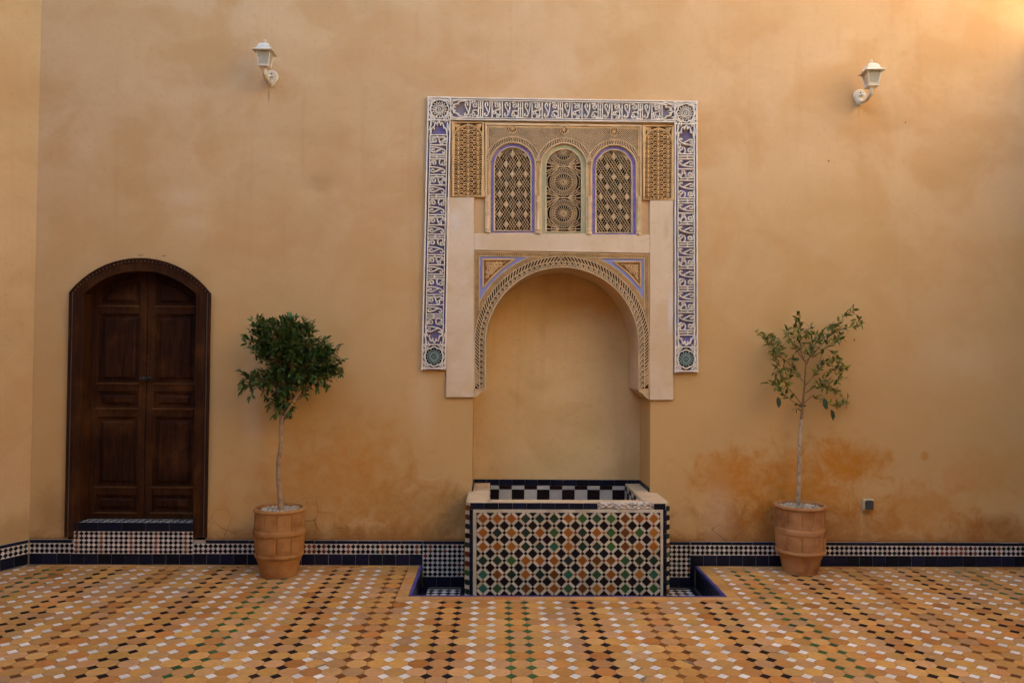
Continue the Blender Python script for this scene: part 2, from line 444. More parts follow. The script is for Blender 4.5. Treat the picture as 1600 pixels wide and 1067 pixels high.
class Acc:
    def __init__(self):
        self.v, self.f, self.m, self.r, self.mats, self.sm = [], [], [], [], [], False
    def mi(self, mat):
        if mat not in self.mats:
            self.mats.append(mat)
        return self.mats.index(mat)
    def face(self, idx, mat, rnd=0.0):
        self.f.append(tuple(idx))
        self.m.append(self.mi(mat))
        self.r.append(rnd)
    def prism(self, poly, fr, w0, w1, mat, bev=0.0, rnd=0.0, holes=(), side_mat=None, back=False):
        """polygon (u,v) counter-clockwise raised from w0 to w1, top edge bevelled"""
        a = sum(poly[i][0] * poly[(i + 1) % len(poly)][1] - poly[(i + 1) % len(poly)][0] * poly[i][1] for i in range(len(poly)))
        if a < 0:
            poly = poly[::-1]
        n = len(poly)
        sm = side_mat or mat
        b0 = len(self.v)
        if holes:
            loops = [poly] + [list(h) for h in holes]
            flat = [p for lp in loops for p in lp]
            for p in flat:
                self.v.append(fr(p[0], p[1], w1))
            for tri in tessellate_polygon([[Vector((p[0], p[1], 0)) for p in lp] for lp in loops]):
                A, B, C = (flat[i] for i in tri)
                if (B[0] - A[0]) * (C[1] - A[1]) - (B[1] - A[1]) * (C[0] - A[0]) < 0:
                    tri = tri[::-1]
                self.face([b0 + i for i in tri], mat, rnd)
            for li, lp in enumerate(loops):
                s = len(self.v)
                k = len(lp)
                for p in lp:
                    self.v.append(fr(p[0], p[1], w0))
                for p in lp:
                    self.v.append(fr(p[0], p[1], w1))
                for i in range(k):
                    j = (i + 1) % k
                    self.face((s + i, s + j, s + k + j, s + k + i), sm, rnd)
            return
        if bev > 0:
            cx = sum(p[0] for p in poly) / n
            cy = sum(p[1] for p in poly) / n
            ins = inset(poly, bev)
            for p in poly:
                self.v.append(fr(p[0], p[1], w0))
            for p in poly:
                self.v.append(fr(p[0], p[1], w1 - bev * 0.6))
            for p in ins:
                self.v.append(fr(p[0], p[1], w1))
            for i in range(n):
                j = (i + 1) % n
                self.face((b0 + i, b0 + j, b0 + n + j, b0 + n + i), sm, rnd)
                self.face((b0 + n + i, b0 + n + j, b0 + 2 * n + j, b0 + 2 * n + i), mat, rnd)
            self.face([b0 + 2 * n + i for i in range(n)], mat, rnd)
        else:
            for p in poly:
                self.v.append(fr(p[0], p[1], w0))
            for p in poly:
                self.v.append(fr(p[0], p[1], w1))
            for i in range(n):
                j = (i + 1) % n
                self.face((b0 + i, b0 + j, b0 + n + j, b0 + n + i), sm, rnd)
            self.face([b0 + n + i for i in range(n)], mat, rnd)
        if back:
            self.face([b0 + i for i in range(n)][::-1], sm, rnd)
    def rect(self, u0, u1, v0, v1, fr, w0, w1, mat, bev=0.0, rnd=0.0, back=False):
        self.prism([(u0, v0), (u1, v0), (u1, v1), (u0, v1)], fr, w0, w1, mat, bev, rnd, back=back)
    def box(self, x0, x1, y0, y1, z0, z1, mat, bev=0.0):
        self.prism([(x0, y0), (x1, y0), (x1, y1), (x0, y1)], fr_floor(), z0, z1, mat, bev, back=True)
    def ribbon(self, pts, width, fr, w0, w1, mat, closed=False, taper=0.68, rnd=0.0):
        """raised strap along a polyline in (u,v)"""
        n = len(pts)
        if n < 2:
            return
        h = width / 2
        L_, R_ = [], []
        for i in range(n):
            if closed:
                p0, p1 = pts[i - 1], pts[(i + 1) % n]
            else:
                p0, p1 = pts[max(i - 1, 0)], pts[min(i + 1, n - 1)]
            dx, dy = p1[0] - p0[0], p1[1] - p0[1]
            d = math.hypot(dx, dy) or 1e-9
            k = 1.0
            if closed or 0 < i < n - 1:
                a, b_, c = pts[i - 1], pts[i], pts[(i + 1) % n]
                e1 = math.hypot(b_[0] - a[0], b_[1] - a[1]) or 1e-9
                sn = abs(((b_[0] - a[0]) * dx + (b_[1] - a[1]) * dy) / (e1 * d))
                k = min(1 / max(sn, 0.35), 2.2)
            nx, ny = -dy / d * h * k, dx / d * h * k
            L_.append((nx, ny))
        b0 = len(self.v)
        for i, p in enumerate(pts):
            nx, ny = L_[i]
            self.v.append(fr(p[0] + nx, p[1] + ny, w0))
            self.v.append(fr(p[0] + nx * taper, p[1] + ny * taper, w1))
            self.v.append(fr(p[0] - nx * taper, p[1] - ny * taper, w1))
            self.v.append(fr(p[0] - nx, p[1] - ny, w0))
        m = n if closed else n - 1
        for i in range(m):
            a, c = b0 + 4 * i, b0 + 4 * ((i + 1) % n)
            for k in range(3):
                self.face((a + k, a + k + 1, c + k + 1, c + k), mat, rnd)
        if not closed:
            self.face((b0 + 3, b0 + 2, b0 + 1, b0), mat, rnd)
            e = b0 + 4 * (n - 1)
            self.face((e, e + 1, e + 2, e + 3), mat, rnd)
    def tube(self, pts, radii, mat, seg=7, cap=True, rnd=0.0):
        P = [Vector(p) for p in pts]
        n = len(P)
        rings = []
        up = Vector((0.3, 0.9, 0.2)).normalized()
        for i in range(n):
            d = (P[min(i + 1, n - 1)] - P[max(i - 1, 0)]).normalized()
            a = d.cross(up)
            if a.length < 0.05:
                a = d.cross(Vector((1, 0, 0)))
            a.normalize()
            c = d.cross(a)
            r = radii[i] if isinstance(radii, (list, tuple)) else radii
            s = len(self.v)
            for k in range(seg):
                q = P[i] + a * (r * cos(2 * pi * k / seg)) + c * (r * sin(2 * pi * k / seg))
                self.v.append(tuple(q))
            rings.append(s)
        for i in range(n - 1):
            for k in range(seg):
                j = (k + 1) % seg
                self.face((rings[i] + k, rings[i] + j, rings[i + 1] + j, rings[i + 1] + k), mat, rnd)
        if cap:
            self.face([rings[0] + k for k in range(seg)][::-1], mat, rnd)
            self.face([rings[-1] + k for k in range(seg)], mat, rnd)
    def lathe(self, prof, cx, cy, mat, seg=40, squash=None):
        """profile [(r,z)] bottom to top round the vertical through (cx,cy)"""
        rings = []
        for r, z in prof:
            s = len(self.v)
            for k in range(seg):
                a = 2 * pi * k / seg
                rr = r if squash is None else r + squash(a, z)
                self.v.append((cx + rr * cos(a), cy + rr * sin(a), z))
            rings.append(s)
        for i in range(len(prof) - 1):
            for k in range(seg):
                j = (k + 1) % seg
                self.face((rings[i] + k, rings[i] + j, rings[i + 1] + j, rings[i + 1] + k), mat)
    def build(self, name, parent=None, smooth=False, loc=None):
        me = bpy.data.meshes.new(name)
        if loc is not None:
            self.v = [(p[0] - loc[0], p[1] - loc[1], p[2] - loc[2]) for p in self.v]
        me.from_pydata(self.v, [], self.f)
        for mname in self.mats:
            me.materials.append(MAT[mname])
        me.polygons.foreach_set('material_index', self.m)
        at = me.attributes.new('rnd', 'FLOAT', 'FACE')
        at.data.foreach_set('value', self.r)
        if smooth:
            me.polygons.foreach_set('use_smooth', [True] * len(self.f))
        me.update()
        o = bpy.data.objects.new(name, me)
        COL.objects.link(o)
        if loc is not None:
            o.location = loc
        if parent is not None:
            o.parent = parent
        if smooth:
            try:
                me.set_sharp_from_angle(angle=R(40))
            except Exception:
                pass
        return o

def inset(poly, d):
    n = len(poly)
    out = []
    for i in range(n):
        a, b_, c = poly[i - 1], poly[i], poly[(i + 1) % n]
        e1 = (b_[0] - a[0], b_[1] - a[1])
        e2 = (c[0] - b_[0], c[1] - b_[1])
        l1 = math.hypot(*e1) or 1e-9
        l2 = math.hypot(*e2) or 1e-9
        n1 = (-e1[1] / l1, e1[0] / l1)
        n2 = (-e2[1] / l2, e2[0] / l2)
        s = (n1[0] + n2[0], n1[1] + n2[1])
        q = s[0] * n1[0] + s[1] * n1[1]
        k = d / max(q, 0.35)
        out.append((b_[0] + s[0] * k, b_[1] + s[1] * k))
    return out
def clip_half(poly, nx, ny, c):
    """keep nx*x+ny*y <= c"""
    out = []
    n = len(poly)
    for i in range(n):
        p, q = poly[i], poly[(i + 1) % n]
        dp, dq = nx * p[0] + ny * p[1] - c, nx * q[0] + ny * q[1] - c
        if dp <= 0:
            out.append(p)
        if (dp < 0 < dq) or (dq < 0 < dp):
            k = dp / (dp - dq)
            out.append((p[0] + (q[0] - p[0]) * k, p[1] + (q[1] - p[1]) * k))
    return out
def area(poly):
    return 0.5 * sum(poly[i][0] * poly[(i + 1) % len(poly)][1] - poly[(i + 1) % len(poly)][0] * poly[i][1] for i in range(len(poly)))
def clip_rect(poly, u0, u1, v0, v1):
    for h in ((-1, 0, -u0), (1, 0, u1), (0, -1, -v0), (0, 1, v1)):
        poly = clip_half(poly, *h)
        if len(poly) < 3:
            return []
    return poly if abs(area(poly)) > 2e-6 else []

def tag(o, label=None, cat=None, group=None, kind=None):
    if label:
        o['label'] = label
    if cat:
        o['category'] = cat
    if group:
        o['group'] = group
    if kind:
        o['kind'] = kind
    return o
def empty(name, loc, parent=None):
    o = bpy.data.objects.new(name, None)
    COL.objects.link(o)
    o.location = loc
    o.empty_display_size = 0.1
    if parent is not None:
        o.parent = parent
    return o
def adopt(o, parent):
    """parent without moving: all thing empties are unrotated"""
    o.parent = parent
    o.location = Vector(o.location) - Vector(parent.location)
    return o
def instance(me, name, loc, parent, rot=(0, 0, 0), scale=None):
    o = bpy.data.objects.new(name, me)
    COL.objects.link(o)
    o.parent = parent
    o.location = Vector(loc) - (Vector(parent.location) if parent is not None else Vector((0, 0, 0)))
    o.rotation_euler = rot
    if scale:
        o.scale = scale
    return o

def mosaic(acc, fr, u0, u1, v0, v1, pitch, w, pick, light='tile_white', uo=0.0, gap=0.0011, w0=0.0):
    """checkerboard turned 45 degrees: dark diamonds on the lattice, light ones between"""
    dark_h = pitch / 2 + gap * .4
    h = pitch / 2 - gap * 1.6
    nu, nv = int((u1 - u0) / pitch) + 2, int(round((v1 - v0) / pitch)) + 1
    pv = (v1 - v0) / max(1, round((v1 - v0) / pitch))
    hv = pv / 2 - gap * 1.6
    dark_v = pv / 2 + gap * .4
    for i in range(-1, nu):
        for j in range(-1, nv + 1):
            for k in (0, 1):
                cu = u0 + uo + (i + 0.5 * k) * pitch + pitch / 2
                cv = v0 + (j + 0.5 * k) * pv + pv / 2
                hh_, vv_ = (h, hv) if k else (dark_h - .0009, dark_v - .0009)
                p = clip_rect([(cu - hh_, cv), (cu, cv - vv_), (cu + hh_, cv), (cu, cv + vv_)], u0, u1, v0, v1)
                if not p:
                    continue
                mt = light if k else pick(i, j)
                acc.prism(p, fr, w0, w + random.uniform(-.0006, .0006), mt, 0.0007 if len(p) == 4 else 0, random.random())

# ------------------------------------------------------------------ the main measures of the place
NX0, NX1 = sx(738, 690), sx(1016, 690)       # niche jambs
ND = 0.445                                   # niche depth
NTOP = sz(402)
PIT_X0, PIT_X1, PIT_Y = -0.585, 1.60, FP(800, 931)[1]
PIT_Z = -0.17
WALL_X0, WALL_X1 = sx(45, 860), 4.40
WALL_H = 6.3
DOOR_OUT = 0.0
# arch of the niche (pixels)
AC, AR, ASP = (878.0, 537.5), 119.0, 607.0
def arch_px(r, y_end, n=36, c=AC):
    """left foot -> over the top -> right foot"""
    pts = [(c[0] - r, y_end)]
    for i in range(n + 1):
        a = pi - pi * i / n
        pts.append((c[0] + r * cos(a), c[1] - r * sin(a)))
    pts.append((c[0] + r, y_end))
    return pts
# door outline (true plumb rectangle under a segmental arch), from the photograph
DX0, DX1 = (sx(104, 830) + sx(112, 460)) / 2, (sx(323, 835) + sx(331, 462)) / 2
DZ0 = sz(838, 213)
DSPR = (sz(455, 112) + sz(461, 331)) / 2
DTOP = sz(404, 222)
def seg_arch(x0, x1, zs, zt, n=18):
    c = (x0 + x1) / 2
    half = (x1 - x0) / 2
    rise = zt - zs
    r = (half * half + rise * rise) / (2 * rise)
    a0 = math.asin(half / r)
    return [(c + r * sin(a0 - 2 * a0 * i / n), zt - r + r * cos(a0 - 2 * a0 * i / n)) for i in range(n + 1)]  # right -> left
def door_loop(ins, zbot):
    x0, x1 = DX0 + ins, DX1 - ins
    return [(x0, zbot), (x1, zbot)] + seg_arch(x0, x1, DSPR - ins * 0.25, DTOP - ins)

# windows of the surround: (centre x, lattice half width, top, bottom, border half width, border top, rope outer radius)
WINS = [(801.0, 27.8, 231.5, 360.0, 34.2, 225.0), (880.8, 27.0, 234.0, 361.5, 34.2, 226.5), (959.0, 27.2, 235.5, 363.0, 34.0, 229.0)]
def arch_win(cx, hw, top, bot, n=16):
    c = top + hw
    pts = [(cx - hw, bot)]
    for i in range(n + 1):
        a = pi - pi * i / n
        pts.append((cx + hw * cos(a), c - hw * sin(a)))
    pts.append((cx + hw, bot))
    return pts
def W2(pts, y=0.0):
    return [WP(p[0], p[1], y) for p in pts]

# ------------------------------------------------------------------ walls
acc = Acc()
hole_n = [(NX0, -0.19), (NX1, -0.19), (NX1, NTOP), (NX0, NTOP)]
hole_d = door_loop(0.012, 0.03)
holes = [hole_n, hole_d]
for (cx, hw, tp, bt, bw, btp) in WINS:
    a0, a1 = WP(cx - bw - 1, bt + 2), WP(cx + bw + 1, tp - 5)
    holes.append([(a0[0], a0[1]), (a1[0], a0[1]), (a1[0], a1[1]), (a0[0], a1[1])])
outer = [(WALL_X0, -0.2), (WALL_X1, -0.2), (WALL_X1, WALL_H), (sx(65, 0) + (sx(65, 0) - WALL_X0) * 0.4, WALL_H)]
acc.prism(outer, FW, -0.30, 0.0, 'ochre_plaster', holes=holes)
# niche: back and deeper jambs
def quad(a, pts, mat):
    b0 = len(a.v)
    a.v.extend(pts)
    a.face(range(b0, b0 + len(pts)), mat)
quad(acc, [(NX0, ND, -.19), (NX1, ND, -.19), (NX1, ND, NTOP), (NX0, ND, NTOP)], 'niche_plaster')
quad(acc, [(NX0, .30, -.19), (NX0, ND, -.19), (NX0, ND, NTOP), (NX0, .30, NTOP)], 'ochre_plaster')
quad(acc, [(NX1, .30, -.19), (NX1, ND, -.19), (NX1, ND, NTOP), (NX1, .30, NTOP)], 'ochre_plaster')
quad(acc, [(NX0, .30, NTOP), (NX1, .30, NTOP), (NX1, ND, NTOP), (NX0, ND, NTOP)], 'niche_plaster')
# back of the openings and of the wall
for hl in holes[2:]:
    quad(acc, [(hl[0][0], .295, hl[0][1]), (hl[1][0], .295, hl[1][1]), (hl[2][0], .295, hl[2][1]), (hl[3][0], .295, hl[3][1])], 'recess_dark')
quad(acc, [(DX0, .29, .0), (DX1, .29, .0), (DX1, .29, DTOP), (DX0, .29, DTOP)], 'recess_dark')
back_wall = acc.build('plaster_wall')
import bmesh
bm = bmesh.new()
bm.from_mesh(back_wall.data)
for co, no in [((q_, 0, 0), (1, 0, 0)) for q_ in SPLIT_X] + [((0, 0, SPLIT_Z), (0, 0, 1))]:
    bmesh.ops.bisect_plane(bm, geom=bm.verts[:] + bm.edges[:] + bm.faces[:], plane_co=co, plane_no=no)
slot = {}
for ix in range(3):
    for iz in range(2):
        slot[(ix, iz)] = len(back_wall.data.materials)
        back_wall.data.materials.append(MAT['ochre_plaster_%d%d' % (ix, iz)])
i_och = acc.mats.index('ochre_plaster')
for f in bm.faces:
    c = f.calc_center_median()
    if f.material_index == i_och and abs(f.normal.y) > .9 and c.y < .01:
        f.material_index = slot[(sum(c.x > q_ for q_ in SPLIT_X), int(c.z > SPLIT_Z))]
bm.to_mesh(back_wall.data)
bm.free()
tag(back_wall, 'tall ochre plaster wall with the arched niche, stained orange near the floor', 'wall')

# left wall, turned out from the corner and leaning a little like the corner line
cb = Vector((WALL_X0, 0, 0))
q = FP(0, 891)
ldir = Vector((q[0] - WALL_X0, q[1], 0)).normalized()
lean = (outer[3][0] - WALL_X0) / WALL_H
LLEN = 10.6
def fr_left(u, v, w):
    """u from the corner towards the camera, v up, w out of the left wall"""
    nrm = Vector((-ldir.y, ldir.x, 0))
    if nrm.x < 0:
        nrm = -nrm
    p = cb + ldir * u + nrm * (w + lean * v * 0.9) + Vector((0, 0, v))
    return (p.x, p.y, p.z)
acc = Acc()
LEFT_H = 7.9
acc.prism([(-0.15, -.2), (LLEN, -.2), (LLEN, LEFT_H), (-0.15, LEFT_H)], fr_left, -0.3, 0.0, 'side_plaster', back=True)
left_wall = acc.build('plaster_wall')
tag(left_wall, 'yellow ochre plaster side wall meeting the back wall left of the door', 'wall')
acc = Acc()
acc.prism([(0.0, -.2), (11.6, -.2), (11.6, 7.2), (0.0, 7.2)], lambda u, v, w: (WALL_X1 - w, -u, v), -0.3, 0.0, 'court_plaster', back=True)
tag(acc.build('plaster_wall'), 'side wall of the court beyond the right edge of the picture', 'wall')
acc = Acc()
acc.prism([(-9.0, -.2), (5.2, -.2), (5.2, 7.4), (-9.0, 7.4)], lambda u, v, w: (u, -9.6 + w, v), -0.3, 0.0, 'rear_darkened', back=True)  # out of view; height and dark tone set to cut frontal fill light
tag(acc.build('plaster_wall'), 'unseen wall closing the court, raised and darkened to cut frontal light', 'wall')

# ------------------------------------------------------------------ floor
A = 0.11
acc = Acc()
FX0, FX1, FY0 = -9.0, 5.0, -11.6
for (x0, x1, y0, y1) in ((FX0, PIT_X0, FY0, 0.02), (PIT_X1, FX1, FY0, 0.02), (PIT_X0, PIT_X1, FY0, PIT_Y)):
    acc.rect(x0, x1, y0, y1, fr_floor(), -0.19, -0.0012, 'grout')
floor = acc.build('floor')
tag(floor, kind='structure')
gx, gy = FP(793.75, 940.75)
BW = 0.092                                   # plain border round the sunken channel
BL, BR, BF = PIT_X0 - BW, PIT_X1 + BW, PIT_Y - BW * 0.85
s8 = A / 2 * (sqrt(2) - 1)
GAPF = 0.0011
def octagon(cx, cy, g=0.0015):
    e = A / 2 - g
    k = s8 - g * 0.42
    return [(cx + e, cy - k), (cx + e, cy + k), (cx + k, cy + e), (cx - k, cy + e), (cx - e, cy + k), (cx - e, cy - k), (cx - k, cy - e), (cx + k, cy - e)]
def diamond(cx, cy, g=GAPF):
    e = A / 2 - s8 + g * 0.15
    return [(cx + e, cy), (cx, cy + e), (cx - e, cy), (cx, cy - e)]
nrm = Vector((-ldir.y, ldir.x, 0))
if nrm.x < 0:
    nrm = -nrm
def floor_clip(poly):
    """pieces of a tile that lie on the patterned floor"""
    poly = clip_half(poly, 0, 1, -0.075)
    if len(poly) > 2:
        poly = clip_half(poly, -nrm.x, -nrm.y, -(nrm.x * WALL_X0) - 0.045)
    if len(poly) > 2:
        poly = clip_half(poly, 1, 0, WALL_X1 - 0.05)
    if len(poly) < 3:
        return []
    xs = [p[0] for p in poly]
    ys = [p[1] for p in poly]
    if max(ys) <= BF or max(xs) <= BL or min(xs) >= BR:
        return [poly]
    out = []
    for h in (((1, 0, BL),), ((-1, 0, -BR),), ((-1, 0, -BL), (1, 0, BR), (0, 1, BF))):
        q = poly
        for hh in h:
            q = clip_half(q, *hh) if len(q) > 2 else []
        if len(q) > 2 and abs(area(q)) > 8e-5:
            out.append(q)
    return out
SEQ = ['tile_green', 'tile_green', 'tile_white', 'tile_white', 'tile_black', 'tile_black', 'tile_white', 'tile_white',
       'tile_brown', 'tile_brown', 'tile_white', 'tile_white', 'tile_black', 'tile_black', 'tile_white', 'tile_white']
def visible(x, y):
    v = cam_rot.transposed() @ (Vector((x, y, 0)) - CAM_P)
    if v.z > -0.3:
        return None
    px, py = CX + FPX * v.x / -v.z, CY - FPX * v.y / -v.z
    return (-v.z) if (-15 < px < 1615 and py < 1075) else None
tiles = []
for i in range(-62, 46):
    for j in range(-36, 40):
        for k in (0, 1):
            cx, cy = gx + (i + .5 * k) * A, gy + (j + .5 * k) * A
            if cy < -7.2 or cx < -7 or cx > WALL_X1:
                continue
            pol = octagon(cx, cy) if k else diamond(cx, cy)
            for q in floor_clip(pol):
                whole = len(q) == len(pol) and abs(abs(area(q)) - abs(area(pol))) < 1e-7
                tiles.append((k, cx, cy, q, whole, visible(cx, cy), 'tile_tan' if k else SEQ[i % 16]))
one = {}
for k, mt in [(1, 'tile_tan')] + [(0, s) for s in sorted(set(SEQ))]:
    a1 = Acc()
    a1.prism(octagon(0, 0) if k else diamond(0, 0), fr_floor(), -0.006, 0.0, mt, 0.0012)
    me = a1.build('tmp')
    one[(k, mt)] = me.data
    bpy.data.objects.remove(me)
for k, nm in ((1, 'octagon_tile'), (0, 'square_tile')):
    mine = sorted([t_ for t_ in tiles if t_[0] == k], key=lambda t_: (not t_[4] or t_[5] is None, t_[5] or 0))
    rest = Acc()
    for n_, (kk, cx, cy, q, whole, vis, mt) in enumerate(mine):
        dz = random.uniform(-0.0008, 0.0008)
        if n_ < 300 and whole and vis:
            instance(one[(k, mt)], nm, (cx + random.uniform(-.0006, .0006), cy + random.uniform(-.0006, .0006), dz), floor,
                     (random.gauss(0, .006), random.gauss(0, .006), random.gauss(0, .008)))
        else:
            t1, t2 = random.gauss(0, .005), random.gauss(0, .005)
            rest.prism(q, lambda u, v, w, cx=cx, cy=cy, dz=dz, t1=t1, t2=t2: (u, v, w + dz + (u - cx) * t1 + (v - cy) * t2), -0.006, 0.0, mt, 0.0011, random.random())
    o = rest.build(nm + 's_beyond', floor)
    tag(o, kind='stuff')
# plain border pieces round the channel and along the walls
def border_run(x0, x1, y0, y1, step, along):
    n = max(1, round(((x1 - x0) if along == 'x' else (y1 - y0)) / step))
    for i in range(n):
        a1 = Acc()
        if along == 'x':
            u0, u1, v0, v1 = x0 + (x1 - x0) * i / n, x0 + (x1 - x0) * (i + 1) / n, y0, y1
        else:
            u0, u1, v0, v1 = x0, x1, y0 + (y1 - y0) * i / n, y0 + (y1 - y0) * (i + 1) / n
        g = 0.0009
        a1.rect(u0 + g, u1 - g, v0 + g, v1 - g, fr_floor(random.uniform(-.0006, .0006)), -0.006, 0.0, 'tile_tan', 0.001, random.random())
        a1.build('border_tile', floor)
border_run(BL, PIT_X0 - 0.012, PIT_Y, -0.075, 0.16, 'y')
border_run(PIT_X1 + 0.012, BR, PIT_Y, -0.075, 0.16, 'y')
border_run(BL, BR, BF, PIT_Y - 0.006, 0.17, 'x')
border_run(WALL_X0 + 0.1, PIT_X0 - 0.012, -0.074, -0.018, 0.22, 'x')
border_run(PIT_X1 + 0.012, WALL_X1 - 0.02, -0.074, -0.018, 0.22, 'x')
# sunken channel round the basin
acc = Acc()
acc.rect(PIT_X0 - .02, PIT_X1 + .02, PIT_Y - .02, 0.02, fr_floor(PIT_Z), -0.03, 0.0, 'grout_dark')
channel = acc.build('channel', floor)
def wall_tiles(x0, x1, y0, y1, z0, z1, n, axis, sgn, mat, parent, name, th=0.008):
    """row of upright tiles along x or y"""
    for i in range(n):
        a1 = Acc()
        g = 0.0012
        if axis == 'y':
            v0, v1 = y0 + (y1 - y0) * i / n, y0 + (y1 - y0) * (i + 1) / n
            fr = (lambda u, v, w: (x0 + sgn * w, u, v))
        else:
            v0, v1 = x0 + (x1 - x0) * i / n, x0 + (x1 - x0) * (i + 1) / n
            fr = (lambda u, v, w: (u, y0 + sgn * w, v))
        a1.rect(v0 + g, v1 - g, z0 + g, z1 - g, fr, -0.002, th + random.uniform(-.001, .001), mat, 0.0015, random.random())
        a1.build(name, parent)
wall_tiles(PIT_X0, 0, PIT_Y, -0.02, PIT_Z, -0.004, 5, 'y', 1, 'tile_navy', channel, 'side_tile')
wall_tiles(PIT_X1, 0, PIT_Y, -0.02, PIT_Z, -0.004, 5, 'y', -1, 'tile_navy', channel, 'side_tile')
wall_tiles(PIT_X0 + .01, PIT_X1 - .01, PIT_Y, 0, PIT_Z, -0.004, 14, 'x', 1, 'tile_navy', channel, 'side_tile')
# narrow violet edging at the lip
def lip(x0, x1, y0, y1, n, along):
    for i in range(n):
        a1 = Acc()
        if along == 'y':
            a1.rect(x0, x1, y0 + (y1 - y0) * i / n + .0008, y0 + (y1 - y0) * (i + 1) / n - .0008, fr_floor(), -0.02, 0.002, 'tile_violet', 0.0015, random.random())
        else:
            a1.rect(x0 + (x1 - x0) * i / n + .0008, x0 + (x1 - x0) * (i + 1) / n - .0008, y0, y1, fr_floor(), -0.02, 0.002, 'tile_violet', 0.0015, random.random())
        a1.build('edging_tile', channel)
lip(PIT_X0 - .011, PIT_X0 + .011, PIT_Y, -0.02, 6, 'y')
lip(PIT_X1 - .011, PIT_X1 + .011, PIT_Y, -0.02, 6, 'y')
lip(PIT_X0 - .011, PIT_X1 + .011, PIT_Y - .005, PIT_Y + .012, 14, 'x')
for (u0, u1) in ((PIT_X0 + .06, -0.27), (1.31, PIT_X1 - .06)):
    acc = Acc()
    mosaic(acc, fr_floor(PIT_Z), u0, u1, PIT_Y + 0.06, -0.09, 0.066, 0.004, lambda i, j: 'tile_black')
    tag(acc.build('channel_mosaic', channel), kind='stuff')
    for (a_, b_, c_, d_) in ((u0 - .055, u0 - .002, PIT_Y + .02, -.02), (u1 + .002, u1 + .03, PIT_Y + .02, -.02)):
        acc = Acc()
        acc.rect(a_, b_, c_, d_, fr_floor(PIT_Z), -.002, .004, 'tile_navy', .001)
        acc.build('channel_border', channel)

# ------------------------------------------------------------------ zellige skirting
Z_BLUE, Z_M0, Z_M1, Z_T0, Z_T1 = 0.083, 0.086, 0.164, 0.168, 0.190
def dark_pick(i, j):
    r_ = random.random()
    h_ = (i * 7919 + 13) % 97
    if h_ % 9 == 0 or h_ % 9 == 1:
        return 'tile_red'
    if h_ % 23 == 4:
        return 'tile_brown'
    return 'tile_black' if r_ < .93 else 'tile_bottle'
def skirting(parent, fr, u0, u1, tile_w=0.105, top_w=0.17, no_top=()):
    bk = Acc()
    bk.rect(u0, u1, 0.0, Z_T1 + .002, fr, -.01, 0.008, 'grout_pale')
    base = bk.build('skirting', parent)
    n = max(1, round((u1 - u0) / tile_w))
    for i in range(n):
        a1 = Acc()
        jx = random.uniform(-.001, .001)
        a1.rect(u0 + (u1 - u0) * i / n + .0017, u0 + (u1 - u0) * (i + 1) / n - .0017, 0.002 + jx, Z_BLUE + jx, fr, 0.006, 0.0135 + random.uniform(-.0012, .0012), 'tile_navy', .0016, random.random())
        a1.build('blue_tile', base)
    ac = Acc()
    mosaic(ac, fr, u0, u1, Z_M0, Z_M1, 0.0386, 0.0125, dark_pick, w0=0.006)
    tag(ac.build('diamond_mosaic', base), kind='stuff')
    n = max(1, round((u1 - u0) / top_w))
    for i in range(n):
        a_, b_ = u0 + (u1 - u0) * i / n, u0 + (u1 - u0) * (i + 1) / n
        if any(a_ < q[1] and b_ > q[0] for q in no_top):
            for q in no_top:
                if a_ < q[0] < b_:
                    b_ = q[0]
                elif a_ < q[1] < b_:
                    a_ = q[1]
            if any(a_ >= q[0] - 1e-6 and b_ <= q[1] + 1e-6 for q in no_top):
                continue
        a1 = Acc()
        a1.rect(a_ + .0016, b_ - .0016, Z_T0 + random.uniform(-.001, .001), Z_T1 + random.uniform(-.0015, .0015), fr, 0.006, 0.0145, 'tile_navy', .0016, random.random())
        a1.build('edge_tile', base)
    return base
TH_X0, TH_X1 = sx(118, 840), sx(303, 840)    # door step
PANEL_L = (PIT_X0 + .012, -0.245)
PANEL_R = (1.29, PIT_X1 - .05)
skirting(back_wall, FW, WALL_X0 + .012, PIT_X0 + .010, no_top=((TH_X0 - .02, sx(322, 840)),))
skirting(back_wall, FW, PIT_X1 - .045, WALL_X1 - .02)
skirting(left_wall, fr_left, 0.012, 3.2)
for n_, (u0, u1) in enumerate((PANEL_L, PANEL_R)):
    acc = Acc()
    acc.rect(u0, u1, PIT_Z, Z_T1, FW, -.01, .008, 'grout')
    pan = acc.build('mosaic_panel', back_wall)
    acc = Acc()
    mosaic(acc, FW, u0, u1, -0.088, Z_M1, 0.0386, 0.0125, (lambda i, j: 'tile_black' if random.random() < .8 else random.choice(['tile_red', 'tile_bottle'])), w0=.006)
    tag(acc.build('diamond_mosaic', pan), kind='stuff')
    for (z0, z1, n) in ((PIT_Z, -.092, 3), (Z_T0, Z_T1, 2)):
        for i in range(n):
            a1 = Acc()
            a1.rect(u0 + (u1 - u0) * i / n + .001, u0 + (u1 - u0) * (i + 1) / n - .001, z0 + .001, z1 - .001, FW, .006, .0135, 'tile_navy', .0015, random.random())
            a1.build('blue_tile', pan)
acc = Acc()
acc.rect(PIT_X1 - .048, PIT_X1 - .012, PIT_Z, Z_BLUE, FW, -.002, .014, 'tile_navy', .0015)
acc.build('blue_tile', back_wall)
